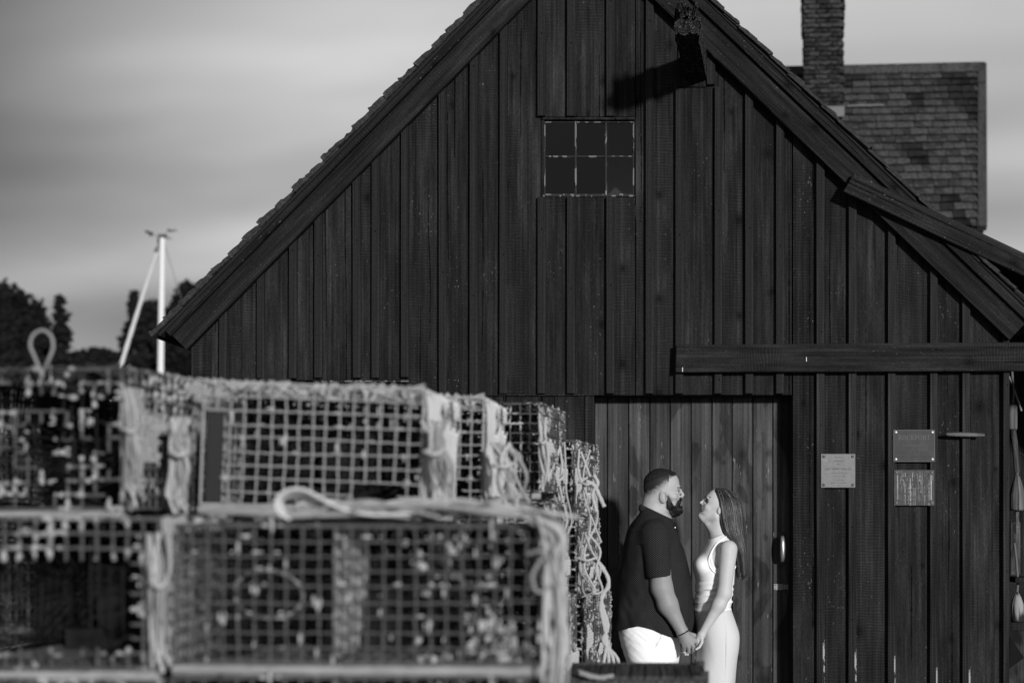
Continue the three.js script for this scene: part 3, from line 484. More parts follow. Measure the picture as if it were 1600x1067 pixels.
// slatted crate at the bottom edge, in front of the couple
{
  const c = at(885, 1059, 4.45), w = 0.445, d = 0.36, t = thing('slatted_crate', 'dark slatted crate at the bottom edge in front of the couple', 'crate', [c[0] + w / 2, 0, c[2] - d / 2]);
  const top = c[1] + 0.005, R = rng(41);
  for (let k = 0; k < 9; k++) { const g = prism(rect(-w / 2 + k * 0.0493, -d / 2, -w / 2 + k * 0.0493 + 0.046, d / 2), 0, 0.012, [R(), R()]); g.rotateX(-Math.PI / 2); g.rotateZ((R() - 0.5) * 0.012); g.translate(0, top - 0.012 - R() * 0.002, 0); part('slat', g, M.crate, t); }
  for (let k = 0; k < 6; k++) for (const s of [-1, 1]) { const g = prism(rect(-w / 2 + 0.016, top - 0.09 - k * 0.18, w / 2 - 0.03, top - 0.014 - k * 0.18), s * d / 2 - 0.006, s * d / 2 + 0.006, [R(), R()]); part('side_slat', g, M.crate, t); }
  part('edge_board', prism(rect(-w / 2, top - 0.034, w / 2, top - 0.0125), d / 2 - 0.004, d / 2 + 0.012, [0.3, 0.8]), M.crate, t); part('edge_board', prism(rect(-w / 2, top - 0.034, w / 2, top + 0.003), -d / 2 - 0.014, -d / 2 - 0.001, [0.5, 0.8]), M.crate, t);
  for (const a of [-1, 1]) for (const b of [-1, 1]) { const g = prism(rect(a * (w / 2 - 0.012) - 0.014, 0.01, a * (w / 2 - 0.012) + 0.014, top + (a > 0 ? 0.012 : -0.014)), b * (d / 2 - 0.03) - 0.014, b * (d / 2 - 0.03) + 0.014, [R(), R()]); part('corner_post', g, M.crate, t); }
}

// ---------------------------------------------------------------- ropes
function ropeThing(name, label, category, strands, matl, origin) {
  const t = thing(name, label, category, origin);
  for (const s of strands) { const mb = new MB(), n = s.n ?? 60, pts = spline(s.p, n).map((p) => [p[0] - origin[0], p[1] - origin[1], p[2] - origin[2]]); mb.tube(pts, s.r, 9, 0, 0.1, 1.6 / s.r); part('strand', mb.build(), s.m ?? matl, t); }
  return t;
}
{
  const R = rng(61), A = (x, y, Z) => at(x, y, Z);
  ropeThing('rope_ring', 'pale rope ring standing up on top of the far left trap', 'rope', [{ p: [A(66, 590, 3.7), A(54, 560, 3.7), A(46, 538, 3.7), A(52, 522, 3.7), A(66, 516, 3.7), A(78, 524, 3.7), A(82, 542, 3.7), A(75, 562, 3.7), A(64, 586, 3.72), A(60, 602, 3.7)], r: 0.0042 }], M.ropeGrey, A(66, 590, 3.7));
  // rope hank lying along the edge of the wide front trap: one end looped
  const hank = [];
  for (let k = 0; k < 11; k++) { const j = () => (R() - 0.5) * 13, y = 803 - k * 1.1, Z = 3.38 + k * 0.05; hank.push({ p: [A(432 + k * 5 + j(), 808, Z), A(470 + j(), 806 - k * 2, Z), A(560 + j(), y + j() * 0.6 - 4, Z), A(640 + j(), y - 9 + j(), Z), A(720 + j(), y - 8 + j(), Z), A(790 + j(), y + 2 + j(), Z), A(845 - k * 4, y + 8, Z)], r: 0.0052 + 0.002 * R(), n: 70, m: R() < 0.5 ? M.rope : M.ropeGrey }); }
  for (let k = 0; k < 15; k++) { const j = (a) => (R() - 0.5) * a, x = 545 + k * 19 + j(20), Z = 3.36 + R() * 0.2; hank.push({ p: [A(x - 70 + j(30), 803 + j(6), Z), A(x - 25 + j(16), 788 + j(14), Z), A(x + 20 + j(16), 786 + j(18), Z), A(x + 60 + j(20), 800 + j(10), Z), A(x + 95 + j(30), 809, Z)], r: 0.0034 + 0.002 * R(), n: 40, m: R() < 0.5 ? M.rope : M.ropeGrey }); }
  for (let k = 0; k < 4; k++) { const o = k * 3.5, Z = 3.37 + k * 0.022; hank.push({ p: [A(452, 812, Z), A(433 + o, 798, Z), A(430 + o, 782, Z), A(447 + o * 0.7, 767 + o, Z), A(472, 765 + o * 1.4, Z), A(500 - o, 778 + o, Z), A(530, 793 + o * 0.3, Z), A(580, 804, Z), A(660, 800 - k, Z)], r: 0.0042, n: 60, m: k % 2 ? M.rope : M.ropeLit }); }
  ropeThing('rope_hank', 'thick pale rope hank, looped at its left end, lying on the bottom centre trap', 'rope', hank, M.ropeLit, A(620, 806, 3.4));
  // rope hung over the right end of the wide front trap
  const dr = [];
  for (let k = 0; k < 30; k++) { const j = (a) => (R() - 0.5) * a, x = 836 + R() * 40, Z = 3.34 + R() * 0.45; dr.push({ p: [A(815 + R() * 30, 806 + j(8), Z - 0.02), A(x + 6 + j(10), 822 + R() * 20, Z), A(x + 4 + j(22), 880 + j(20), Z), A(x + 8 + j(16), 940 + j(20), Z), A(x + 10 + j(14), 1000, Z), A(x + 8 + j(10), 1000 + R() * 90, Z)], r: 0.0035 + 0.0035 * R(), n: 60, m: R() < 0.5 ? M.rope : M.ropeGrey }); }
  dr.push({ p: [A(822, 866, 3.35), A(846, 862, 3.33), A(862, 884, 3.33), A(860, 915, 3.33), A(840, 925, 3.33), A(832, 900, 3.34), A(846, 872, 3.34)], r: 0.0045, n: 60, m: M.ropeGrey });
  ropeThing('rope_tangle', 'pale rope hanging down the right end of the bottom centre trap', 'rope', dr, M.rope, A(860, 900, 3.4));
  const bundle = (label, x, Z, y0, y1, wdt, n, r, lean = 0, seed = 1) => { const Q = rng(seed), s = []; for (let k = 0; k < n * 1.5; k++) { const j = (a) => (Q() - 0.5) * a, xx = x + j(wdt); s.push({ p: [A(xx + j(wdt), y0 + Q() * 8, Z), A(xx + j(wdt) + lean * 0.25, mix(y0, y1, 0.25), Z - 0.03 * Q()), A(xx + j(wdt * 1.3) + lean * 0.5, mix(y0, y1, 0.5), Z - 0.05 * Q()), A(xx + j(wdt) + lean * 0.8, mix(y0, y1, 0.78), Z), A(xx + j(wdt) + lean, y1 - Q() * (y1 - y0) * 0.25, Z)], r: r * (0.5 + 0.35 * Q()), n: 50, m: Q() < 0.6 ? M.rope : M.ropeGrey }); }
    s.push({ p: [A(x - wdt * 0.7, mix(y0, y1, 0.35), Z - 0.04), A(x, mix(y0, y1, 0.38), Z - 0.06), A(x + wdt * 0.6, mix(y0, y1, 0.33), Z - 0.03), A(x + wdt * 0.2, mix(y0, y1, 0.3), Z), A(x - wdt * 0.7, mix(y0, y1, 0.36), Z - 0.03)], r: r * 0.8, n: 30 }); return ropeThing('rope_tangle', label, 'rope', s, M.rope, A(x, (y0 + y1) / 2, Z)); };
  bundle('frayed pale rope hanging on the right end of the clean pale upper trap', 678, 3.92, 655, 800, 22, 8, 0.0072, 22, 71);
  bundle('pale rope hanging on the sunlit end of the second trap back', 786, 4.5, 690, 795, 24, 8, 0.0075, 22, 72);
  bundle('pale rope draped down the right end of the far left trap', 280, 3.86, 650, 812, 22, 8, 0.0075, -4, 73);
  bundle('thin dark and pale rope snarl at the right edge of the far left trap', 204, 3.78, 600, 800, 16, 6, 0.0055, 6, 74);
  bundle('pale rope bound down the corner of the third stack back', 848, 5.38, 645, 770, 9, 3, 0.0065, 5, 75);
  bundle('knotted rope between the third and rearmost stacks', 872, 5.9, 690, 850, 14, 3, 0.0065, 10, 76);
  bundle('frayed rope at the top of the rearmost stack', 918, 6.15, 700, 850, 20, 2, 0.0065, 12, 77);
  bundle('rope snarl halfway down the rearmost stack', 918, 6.1, 830, 950, 24, 3, 0.0065, 10, 78);
  bundle('rope bundle low on the encrusted lower left trap', 248, 3.46, 830, 1060, 20, 6, 0.007, 4, 79);
  ropeThing('long_rope', 'long knotted rope hanging to the bottom beside the doorway, behind the crate', 'rope', [0, 1, 2, 3].map((k) => ({ p: [A(925 - k * 2, 868, 6.12), A(938 + k, 885, 6.1), A(951, 905 + k * 4, 6.1), A(943 - k, 930, 6.1), A(938 + k, 945, 6.1), A(944 + k * 2, 980, 6.1), A(948 - k * 2, 1000, 6.1), A(944 + k * 7, 1030, 6.08), A(938 + k * 10, 1062, 6.06)], r: 0.0075, n: 80 })), M.rope, A(943, 950, 6.1));
  ropeThing('rope_end', 'short bright rope end lying on the slatted crate', 'rope', [{ p: [A(903, 1049, 4.42), A(918, 1054, 4.42), A(936, 1058, 4.43), A(958, 1056, 4.45)], r: 0.007, n: 20 }, { p: [A(905, 1051, 4.4), A(922, 1057, 4.4), A(945, 1060, 4.42)], r: 0.007, n: 20 }], M.ropeGrey, A(925, 1055, 4.42));
  ropeThing('rope_tag', 'stiff rope end poking out right of the rearmost stack', 'rope', [{ p: [A(916, 752, 6.1), A(928, 758, 6.1), A(936, 774, 6.1), A(944, 792, 6.08)], r: 0.009, n: 20 }, { p: [A(928, 742, 6.1), A(934, 756, 6.1), A(926, 770, 6.1), A(932, 800, 6.1)], r: 0.008, n: 20 }], M.rope, A(930, 765, 6.1));
}

// ---------------------------------------------------------------- people: one smooth surface each from a distance field, in picture units (294 per metre)
const PS = 294, ZP = F / PS, len = Math.hypot;
function surfaceNets(f, lo, hi, c, keep) {
  const n = [0, 1, 2].map((k) => Math.ceil((hi[k] - lo[k]) / c) + 1), [nx, ny, nz] = n, v = new Float32Array(nx * ny * nz), id = new Int32Array(nx * ny * nz).fill(-1), pos = [];
  const I = (i, j, k) => i + nx * (j + ny * k);
  const B = 5;                                                      // blocks far from the surface take one value
  for (let k0 = 0; k0 < nz; k0 += B) for (let j0 = 0; j0 < ny; j0 += B) for (let i0 = 0; i0 < nx; i0 += B) {
    const k1 = Math.min(nz, k0 + B), j1 = Math.min(ny, j0 + B), i1 = Math.min(nx, i0 + B), w = f(lo[0] + (i0 + i1 - 1) / 2 * c, lo[1] + (j0 + j1 - 1) / 2 * c, lo[2] + (k0 + k1 - 1) / 2 * c), far = Math.abs(w) > 8 * c + 3;
    for (let k = k0; k < k1; k++) for (let j = j0; j < j1; j++) for (let i = i0; i < i1; i++) v[I(i, j, k)] = far ? w : f(lo[0] + i * c, lo[1] + j * c, lo[2] + k * c);
  }
  for (let k = 0; k < nz - 1; k++) for (let j = 0; j < ny - 1; j++) for (let i = 0; i < nx - 1; i++) {
    let s = 0, x = 0, y = 0, z = 0, mask = 0;
    const val = []; for (let q = 0; q < 8; q++) { const w = v[I(i + (q & 1), j + ((q >> 1) & 1), k + (q >> 2))]; val.push(w); if (w < 0) mask |= 1 << q; }
    if (mask === 0 || mask === 255) continue;
    if (keep && !keep(lo[0] + (i + 0.5) * c, lo[1] + (j + 0.5) * c, lo[2] + (k + 0.5) * c)) continue;
    for (let q = 0; q < 8; q++) for (let e = 0; e < 3; e++) { if (q & (1 << e)) continue; const r = q | (1 << e); if ((val[q] < 0) === (val[r] < 0)) continue; const t = val[q] / (val[q] - val[r]); x += (q & 1) + (e === 0 ? t : 0); y += ((q >> 1) & 1) + (e === 1 ? t : 0); z += (q >> 2) + (e === 2 ? t : 0); s++; }
    id[I(i, j, k)] = pos.length / 3; pos.push(lo[0] + (i + x / s) * c, lo[1] + (j + y / s) * c, lo[2] + (k + z / s) * c);
  }
  const ix = [], face = (a, b, cc, d, flip) => { if (a < 0 || b < 0 || cc < 0 || d < 0) return; flip ? ix.push(a, cc, b, a, d, cc) : ix.push(a, b, cc, a, cc, d); };
  for (let k = 1; k < nz - 1; k++) for (let j = 1; j < ny - 1; j++) for (let i = 1; i < nx - 1; i++) {
    const a = v[I(i, j, k)] < 0;
    if (a !== v[I(i + 1, j, k)] < 0) face(id[I(i, j - 1, k - 1)], id[I(i, j, k - 1)], id[I(i, j, k)], id[I(i, j - 1, k)], !a);
    if (a !== v[I(i, j + 1, k)] < 0) face(id[I(i - 1, j, k - 1)], id[I(i - 1, j, k)], id[I(i, j, k)], id[I(i, j, k - 1)], !a);
    if (a !== v[I(i, j, k + 1)] < 0) face(id[I(i - 1, j - 1, k)], id[I(i, j - 1, k)], id[I(i, j, k)], id[I(i - 1, j, k)], !a);
  }
  return { pos, ix };
}
// field -> geometry in metres about a base point; tint(x, y, z) gives the vertex colour
function skin(f, boxes, base, tint, uvf) {
  const P = [], N = [], C = [], U = [], X = [];
  for (const { lo, hi, c, keep } of boxes) {
    const m = surfaceNets(f, lo, hi, c, keep), b0 = P.length / 3, e = c * 0.5;
    for (let q = 0; q < m.pos.length; q += 3) {
      const x = m.pos[q], y = m.pos[q + 1], z = m.pos[q + 2];
      let gx = f(x + e, y, z) - f(x - e, y, z), gy = f(x, y + e, z) - f(x, y - e, z), gz = f(x, y, z + e) - f(x, y, z - e); const l = len(gx, gy, gz) || 1;
      P.push((x - 1000) / PS - base[0], EYE + (800 - y) / PS - base[1], -ZP + z / PS - base[2]); N.push(gx / l, -gy / l, gz / l);
      const t = tint ? tint(x, y, z) : 1; C.push(t, t, t); const u = uvf ? uvf(x, y, z) : [x / PS, -y / PS]; U.push(u[0], u[1]);
    }
    for (let q = 0; q < m.ix.length; q += 3) X.push(b0 + m.ix[q], b0 + m.ix[q + 2], b0 + m.ix[q + 1]);     // picture y runs down, so windings flip
  }
  const g = new THREE.BufferGeometry(); g.setAttribute('position', new THREE.Float32BufferAttribute(P, 3)); g.setAttribute('normal', new THREE.Float32BufferAttribute(N, 3)); g.setAttribute('color', new THREE.Float32BufferAttribute(C, 3)); g.setAttribute('uv', new THREE.Float32BufferAttribute(U, 2)); g.setIndex(X);
  let s = 0; for (let q = 0; q < X.length; q += 300) { const [a, b, c] = [X[q] * 3, X[q + 1] * 3, X[q + 2] * 3], ux = P[b] - P[a], uy = P[b + 1] - P[a + 1], uz = P[b + 2] - P[a + 2], vx = P[c] - P[a], vy = P[c + 1] - P[a + 1], vz = P[c + 2] - P[a + 2]; s += Math.sign((uy * vz - uz * vy) * N[a] + (uz * vx - ux * vz) * N[a + 1] + (ux * vy - uy * vx) * N[a + 2]); }
  if (s < 0) for (let q = 0; q < X.length; q += 3) { const t = X[q + 1]; X[q + 1] = X[q + 2]; X[q + 2] = t; } g.setIndex(X);
  return g;
}
const smin = (a, b, k) => { const h = Math.max(k - Math.abs(a - b), 0) / k; return Math.min(a, b) - h * h * k * 0.25; }, smax = (a, b, k) => -smin(-a, -b, k);
const cap = (a, b, ra, rb) => { const d = [b[0] - a[0], b[1] - a[1], b[2] - a[2]], L = d[0] * d[0] + d[1] * d[1] + d[2] * d[2]; return (x, y, z) => { const px = x - a[0], py = y - a[1], pz = z - a[2], t = clamp((px * d[0] + py * d[1] + pz * d[2]) / L); return len(px - t * d[0], py - t * d[1], pz - t * d[2]) - (ra + (rb - ra) * t); }; };
const ell = (c0, r, ang = 0) => { const c = [c0[0], c0[1], c0[2] ?? 0]; const C = Math.cos(ang), S = Math.sin(ang), m = Math.min(...r); return (x, y, z) => { const dx = x - c[0], dy = y - c[1], u = (C * dx + S * dy) / r[0], v = (C * dy - S * dx) / r[1], w = (z - c[2]) / r[2], k0 = len(u, v, w), k1 = len(u / r[0], v / r[1], w / r[2]); return k1 < 1e-6 ? -m : k0 * (k0 - 1) / k1; }; };
function loft(rows, pw = 2) {                                      // rows: [y, x0, x1, half depth]
  return (x, y, z) => {
    let k = 0; const n = rows.length; if (y <= rows[0][0]) k = 0; else if (y >= rows[n - 1][0]) k = n - 2; else while (y > rows[k + 1][0]) k++;
    const a = rows[Math.max(0, k - 1)], b = rows[k], c = rows[k + 1], d = rows[Math.min(n - 1, k + 2)], t = clamp((y - b[0]) / (c[0] - b[0]));
    const q = (e) => { const m1 = (c[e] - a[e]) / Math.max(1, c[0] - a[0]) * (c[0] - b[0]), m2 = (d[e] - b[e]) / Math.max(1, d[0] - b[0]) * (c[0] - b[0]), t2 = t * t, t3 = t2 * t; return (2 * t3 - 3 * t2 + 1) * b[e] + (t3 - 2 * t2 + t) * m1 + (3 * t2 - 2 * t3) * c[e] + (t3 - t2) * m2; };
    const x0 = q(1), x1 = q(2), hz = q(3), hx = (x1 - x0) / 2, cx = (x0 + x1) / 2, u = Math.abs(x - cx) / hx, w = Math.abs(z) / hz;
    const r = Math.pow(Math.pow(u, pw) + Math.pow(w, pw), 1 / pw), side = (r - 1) * Math.min(hx, hz) * (r > 1 ? mix(1, Math.max(hx, hz) / Math.min(hx, hz), clamp(w / Math.max(r, 1e-3)) * (hz > hx ? 1 : 0)) : 1);
    const out = Math.max(rows[0][0] - y, y - rows[n - 1][0]); return out > 0 ? (side > 0 ? len(side, out) : out) : Math.max(side, out);
  };
}
const union = (list, k) => (x, y, z) => { let d = 1e9; for (const f of list) d = d > 1e8 ? f(x, y, z) : smin(d, f(x, y, z), k); return d; };
const MS = { skin: mat(1, 0.55, { vertexColors: true, specularIntensity: 0.5 }), hair: mat(1, 0.75, { vertexColors: true, specularIntensity: 0.12 }), white: mat(0.5, 0.4), eye: mat(0.02, 0.2), lip: mat(0.16, 0.5) };

// hands: fingers closed round each other; built in the near half and mirrored
function hand(w, wr, knuckles, curls, kr, thumb, rr) {
  const fl = [], palm = knuckles.map((k, i) => cap(w, [mix(w[0], k[0], 0.86), mix(w[1], k[1], 0.86), mix(w[2], k[2], 0.86)], wr * 0.8, kr));
  const pf = union(palm, 3.5);
  knuckles.forEach((k, i) => { let p = k, r = rr * (i === 3 ? 0.82 : i === 1 ? 1.04 : 1); for (const c of curls[i]) { const q = [p[0] + c[0], p[1] + c[1], p[2] + c[2]]; fl.push(cap(p, q, r, r * 0.88)); p = q; r *= 0.88; } });
  const th = []; for (let i = 0; i < thumb.length - 1; i++) th.push(cap(thumb[i], thumb[i + 1], rr * (1.35 - i * 0.2), rr * (1.15 - i * 0.2)));
  return (x, y, z) => { let d = pf(x, y, z), e = 1e9; for (const f of fl) e = Math.min(e, f(x, y, z)); d = smin(d, e, 1.1); e = 1e9; for (const f of th) e = Math.min(e, f(x, y, z)); return smin(d, e, 2.2); };
}

// --- the man
{
  const base = at(1025, 800 + EYE * PS, ZP), man = thing('person', 'bearded man in dark dotted shirt and white shorts, facing right towards the woman', 'person', base, undefined);
  const arm = [cap([1024, 838, 56], [1033, 915, 66], 19, 15.6), cap([1033, 915, 66], [1042, 940, 67], 15.8, 15), cap([1042, 940, 67], [1064, 981, 66], 14.6, 8.6)];
  const armF = union(arm, 8);
  const hd = hand([1065, 983, 66], 9, [[1085, 997, 63], [1080, 1002, 66], [1074, 1005, 66], [1068, 1006, 63]],
    [[[2, 6, -4], [-2, 4, -7], [-4, -1, -5]], [[1, 8, -5], [-2, 4, -8], [-4, -1, -5]], [[0, 8, -5], [-2, 3, -8], [-3, -2, -5]], [[-1, 6, -5], [-1, 3, -6], [-3, -1, -4]]], 4.2, [[1072, 985, 60], [1083, 988, 56], [1090, 996, 53], [1090, 1003, 52]], 3.0);
  const skull = union([ell([1031.5, 761], [26.2, 28, 21.5]), ell([1044, 777], [17.8, 26, 16.5]), ell([1049, 793], [13.5, 10, 13]), ell([1046.5, 754], [13.5, 15, 15])], 9);
  const feats = [ell([1059, 761.5], [5, 3.2, 12]), cap([1062, 764.5, 0], [1067, 773.2, 0], 2, 2.5), ell([1065, 776, 2.6], [2.6, 1.8, 1.8]), ell([1050, 776, 13], [8, 6, 5]), ell([1062, 784.5], [3, 1.8, 5]), ell([1061.6, 788.5], [3, 1.9, 4.6])];
  const ear = (x, y, z) => Math.max(ell([1036.3, 776.6, 20.5], [6.2, 9.6, 3.2], -0.12)(x, y, z), -ell([1038, 775, 23.4], [3.6, 6.2, 3.2], -0.12)(x, y, z), -cap([1036, 771, 22.5], [1039, 781, 22.5], 1.2, 1)(x, y, z));
  const neck = union([cap([1022, 786, 0], [1017, 826, 0], 18.5, 24), cap([1034, 800, 0], [1024, 826, 0], 15, 20)], 8), socket = ell([1063, 768.4, 9.5], [5, 3, 5]);
  const torso = loft([[812, 992, 1046, 40], [835, 984, 1056, 60], [880, 977, 1070, 61], [930, 972, 1074, 57], [975, 974, 1058, 52], [1010, 978, 1054, 46]], 2.3);
  const legs = [cap([1016, 1010, 25], [1022, 1130, 26], 27, 21), cap([1022, 1130, 27], [1014, 1180, 27], 20, 19), cap([1014, 1180, 27], [1012, 1248, 26], 19, 11.5), cap([1010, 1256, 26], [1044, 1264, 31], 10, 8)];
  const body = (x, y, z0) => {
    const z = Math.abs(z0); let d = skull(x, y, z); for (const f of feats) d = smin(d, f(x, y, z), 3); d = smax(d, -socket(x, y, z), 2.5); d = smin(d, ear(x, y, z), 1.6); d = smin(d, neck(x, y, z), 9);
    if (y > 800) { d = smin(d, torso(x, y, z), 10); d = smin(d, armF(x, y, z), 8); if (y > 965) d = smin(d, hd(x, y, z), 4); if (y > 950) d = smin(d, legs[0](x, y, z), 8); if (y > 1080) for (const f of legs.slice(1)) d = smin(d, f(x, y, z), 6); }
    return d;
  };
  const beardV = union([ell([1053.5, 797], [12, 11, 13.5]), ell([1048, 796], [8.5, 10, 16.5]), cap([1043, 776, 18.2], [1047, 791, 17.6], 1.6, 5), cap([1063.8, 780.6, 1], [1060, 786, 9], 1.8, 2.6), cap([1060, 786, 9], [1057, 792, 10], 2.6, 4), cap([1064, 793, 0], [1063, 799, 0], 2.5, 4)], 4);
  const tint = (x, y, z0) => {
    const z = Math.abs(z0); let a = y > 815 ? 0.225 : 0.31; if (y > 795 && y < 815) a = mix(0.31, 0.225, (y - 795) / 20); { const bd = beardV(x, y, z); if (bd < 5) a = mix(a, 0.03, clamp((4 - bd) / 6) * clamp(1.5 * n3(x * 1.2, y * 1.2, z * 1.2, 21))); }
    if (y < 796 && x < 1066) {                                       // clipped hair, thinning towards ear and nape
      const line = x < 1012 ? 774 : x < 1040 ? mix(774, 757, (x - 1012) / 28) : x < 1045 ? 755 : 749 - (x - 1045) * 0.45, n = n3(x * 1.3, y * 1.3, z * 1.3, 5), n4 = n3(x * 0.35, y * 0.35, z * 0.35, 7);
      const fade = step(line + 9, line - 13, y + 5 * (n4 - 0.5)) * (x > 1043 ? step(line + 1, line - 2, y) : 1);
      a = mix(a, 0.01 + 0.012 * n, clamp(fade * 1.25 - 0.5 * (n - 0.4) * fade * (1 - fade) * 2) * (z > 22.5 && y > 766 ? 0 : 1));
    }
    a *= 1 - 0.1 * n3(x * 0.25, y * 0.25, z * 0.25, 8) - 0.06 * n3(x, y, z, 9); return a;
  };
  part('body', skin(body, [{ lo: [1000, 726, -32], hi: [1076, 818, 32], c: 0.9, keep: (x, y) => y < 815 }, { lo: [940, 806, -90], hi: [1100, 1278, 90], c: 3, keep: (x, y, z) => y > 812.5 && !(y > 979 && y < 1019 && x > 1056 && Math.abs(z) > 40) }, { lo: [1050, 970, 34], hi: [1096, 1026, 80], c: 0.75, keep: (x, y, z) => y > 973 && y < 1024.5 && x > 1051.5 }, { lo: [1050, 970, -80], hi: [1096, 1026, -34], c: 0.75, keep: (x, y) => y > 973 && y < 1024.5 && x > 1051.5 }], base, tint), MS.skin, man);
  // hair and beard follow the head, a little proud of it
  const hairF = (x, y, z0) => {
    const z = Math.abs(z0), n = n3(x * 0.7, y * 0.7, z0 * 0.7, 3) + 0.6 * n3(x * 1.8, y * 1.8, z0 * 1.8, 4) - 0.8, line = x > 1040 ? 748 - (x - 1040) * 0.42 : 748 + (1040 - x) * 0.42, up = clamp((line - y) / 12);
    const d = smin(skull(x, y, z) + 1.0 - 2.4 * up - 0.8 * n * up, ell([1050, 742], [7.6, 5, 13.5], 0.15)(x, y, z) - 0.6 * n, 4); return smax(d, y - line - 1 + (x > 1054 ? (x - 1054) * 0.3 : 0), 1.5);
  };
  part('hair', skin(hairF, [{ lo: [996, 722, -30], hi: [1068, 786, 30], c: 0.95 }], base, (x, y, z) => 0.006 + 0.014 * n3(x * 1.4, y * 1.4, z * 1.4, 6)), MS.hair, man);
  const mouth = ell([1065.5, 786.6, 0], [3.4, 3, 5]);
  const beardF = (x, y, z0) => { const z = Math.abs(z0), n = n3(x * 0.8, y * 0.8, z0 * 0.8, 13) + 0.6 * n3(x * 2, y * 2, z0 * 2, 14); return smax(beardV(x, y, z) - 0.9 * n + 0.5, -mouth(x, y, z), 1.2); };
  part('beard', skin(beardF, [{ lo: [1030, 764, -28], hi: [1076, 814, 28], c: 0.9 }], base, (x, y, z) => 0.008 + 0.05 * n3(x * 1.1, y * 1.1, z, 16) * step(0.42, 0.75, n3(x * 0.25, y * 0.25, 2, 17)) + 0.05 * step(1050, 1042, x) * n3(x * 1.6, y * 1.6, z * 1.6, 19)), MS.hair, man);
  const W3 = (x, y, z) => { const p = at(x, y, ZP); return [p[0] - base[0], p[1] - base[1], p[2] + z / PS - base[2]]; };
  for (const s of [-1, 1]) {
    const e = new THREE.SphereGeometry(2.5 / PS, 14, 10); e.translate(...W3(1058.4, 768.7, s * 8.1)); const eye = part('eye', e, MS.white, man);
    const ir = new THREE.SphereGeometry(1.7 / PS, 10, 8); ir.translate(...W3(1059.8, 768.7, s * 8.7)); part('iris', ir, MS.eye, eye);
    const b = new MB(); b.tube([W3(1063.4, 762.6, s * 3.5), W3(1062.6, 761.2, s * 8), W3(1058, 762, s * 13)], (t) => (1.25 - t * 0.5) / PS, 6); part('eyebrow', b.build(), MS.eye, man);
    const l = new MB(); l.tube([W3(1062.4, 767.2, s * 6), W3(1061.8, 766.6, s * 9), W3(1058.4, 767.4, s * 11.4)], 0.8 / PS, 5); part('eyelid', l.build(), mat(0.14), man);
  }
  { const l = new MB(); l.tube([W3(1063.6, 786.2, -4), W3(1064.8, 786.2, 0), W3(1063.6, 786.2, 4)], 1.1 / PS, 6); part('lips', l.build(), MS.lip, man); }
  // shirt
  const sh = loft([[793, 1003, 1042, 24], [804, 996, 1048, 38], [818, 985, 1053, 53], [835, 978, 1060, 62], [855, 974, 1067, 65], [880, 970, 1074, 65], [905, 966, 1079, 64], [930, 962.5, 1082.5, 63], [960, 958.5, 1086, 63], [1000, 958, 1087, 62]], 2.3);
  const sleeve = cap([1022, 834, 54], [1028, 897, 65], 23, 18.8), hem = (x) => (x < 996 ? mix(985, 974, clamp((x - 960) / 36)) : x < 1060 ? mix(974, 992, sm((x - 996) / 64)) : 992), collar = union([cap([1007, 794, 0], [1028, 803, 15], 7.5, 7.5), cap([1028, 803, 15], [1046, 813, 6], 7.5, 5.5), cap([1007, 794, 0], [1006, 794, 12], 7.5, 7.5), cap([1006, 794, 12], [1028, 803, 16], 7.5, 7.5)], 4);
  const shirtF = (x, y, z0) => {
    const z = Math.abs(z0); const fold = 1.1 * (n3(x * 0.06 + y * 0.05, y * 0.028 - x * 0.04, z0 * 0.05, 23) - 0.5) + 0.9 * (n3(x * 0.11 - y * 0.03, y * 0.05, z0 * 0.08, 24) - 0.5) * step(850, 960, y);
    let d = Math.max(sh(x, y, z) + 3 * fold, y - hem(x));
    let s = Math.max(sleeve(x, y, z) + 0.8 * fold, (y - 898.5) + (x - 1028) * 0.1); d = smin(d, s, y > 850 ? 3 : 9);
    if (y < 826) { let c = collar(x, y, z); c = Math.max(c, -(cap([1022, 776, 0], [1017, 826, 0], 18.5, 22)(x, y, z)), y - 803 - (x - 1003) * 0.48); d = Math.min(d + 1.2, c); d = smax(d, -neck(x, y - 3, z) - 0.5, 1.5); }
    return Math.max(d, 788.6 + (x - 1003) * 0.48 - y);
  };
  const dots = (() => { const S = 256, t = texture(S, S, 1, 1, (x, y, u, v) => { const q = (a, b) => { const i = ((u + a) * 8) % 1 - 0.5, j = ((v + b) * 8) % 1 - 0.5; return Math.hypot(i * 0.8, j * 1.3) < 0.15; }; const f = n2(u * 120, v * 120, 88); return [q(0, 0) || q(0.0625, 0.0625) ? 0.085 : 0.0035 + 0.004 * f, 0.5 + 0.3 * (f - 0.5)]; }); for (const k of ['map', 'bumpMap']) t[k].repeat.set(1 / 0.088, 1 / 0.088); return t; })();
  const shirt = part('shirt', skin(shirtF, [{ lo: [950, 782, -92], hi: [1096, 1000, 92], c: 1.8 }], base, null, (x, y, z) => [Math.atan2(z, x - 1022) * 62 / PS, -y / PS]), mat(1, 0.85, { ...dots, bumpScale: 0.0012, specularIntensity: 0.25 }), man);
  const bt = new MB(); for (const [x, y, z] of [[1049, 813.6, 10], [1043.2, 817.4, 21.5], [1054.6, 824.2, 8]]) bt.geo(new THREE.SphereGeometry(1.25 / PS, 8, 6), M4(...W3(x, y, z))); part('button', bt.build(), mat(0.75, 0.4), shirt);
  // shorts with creases and a slanted pocket
  const shorts = loft([[960, 968, 1062, 56], [985, 966.5, 1061.5, 58], [1000, 969, 1063, 59], [1020, 974, 1062, 60], [1044, 982, 1059.5, 60], [1075, 985, 1058, 58], [1130, 990, 1056, 54]], 2.6);
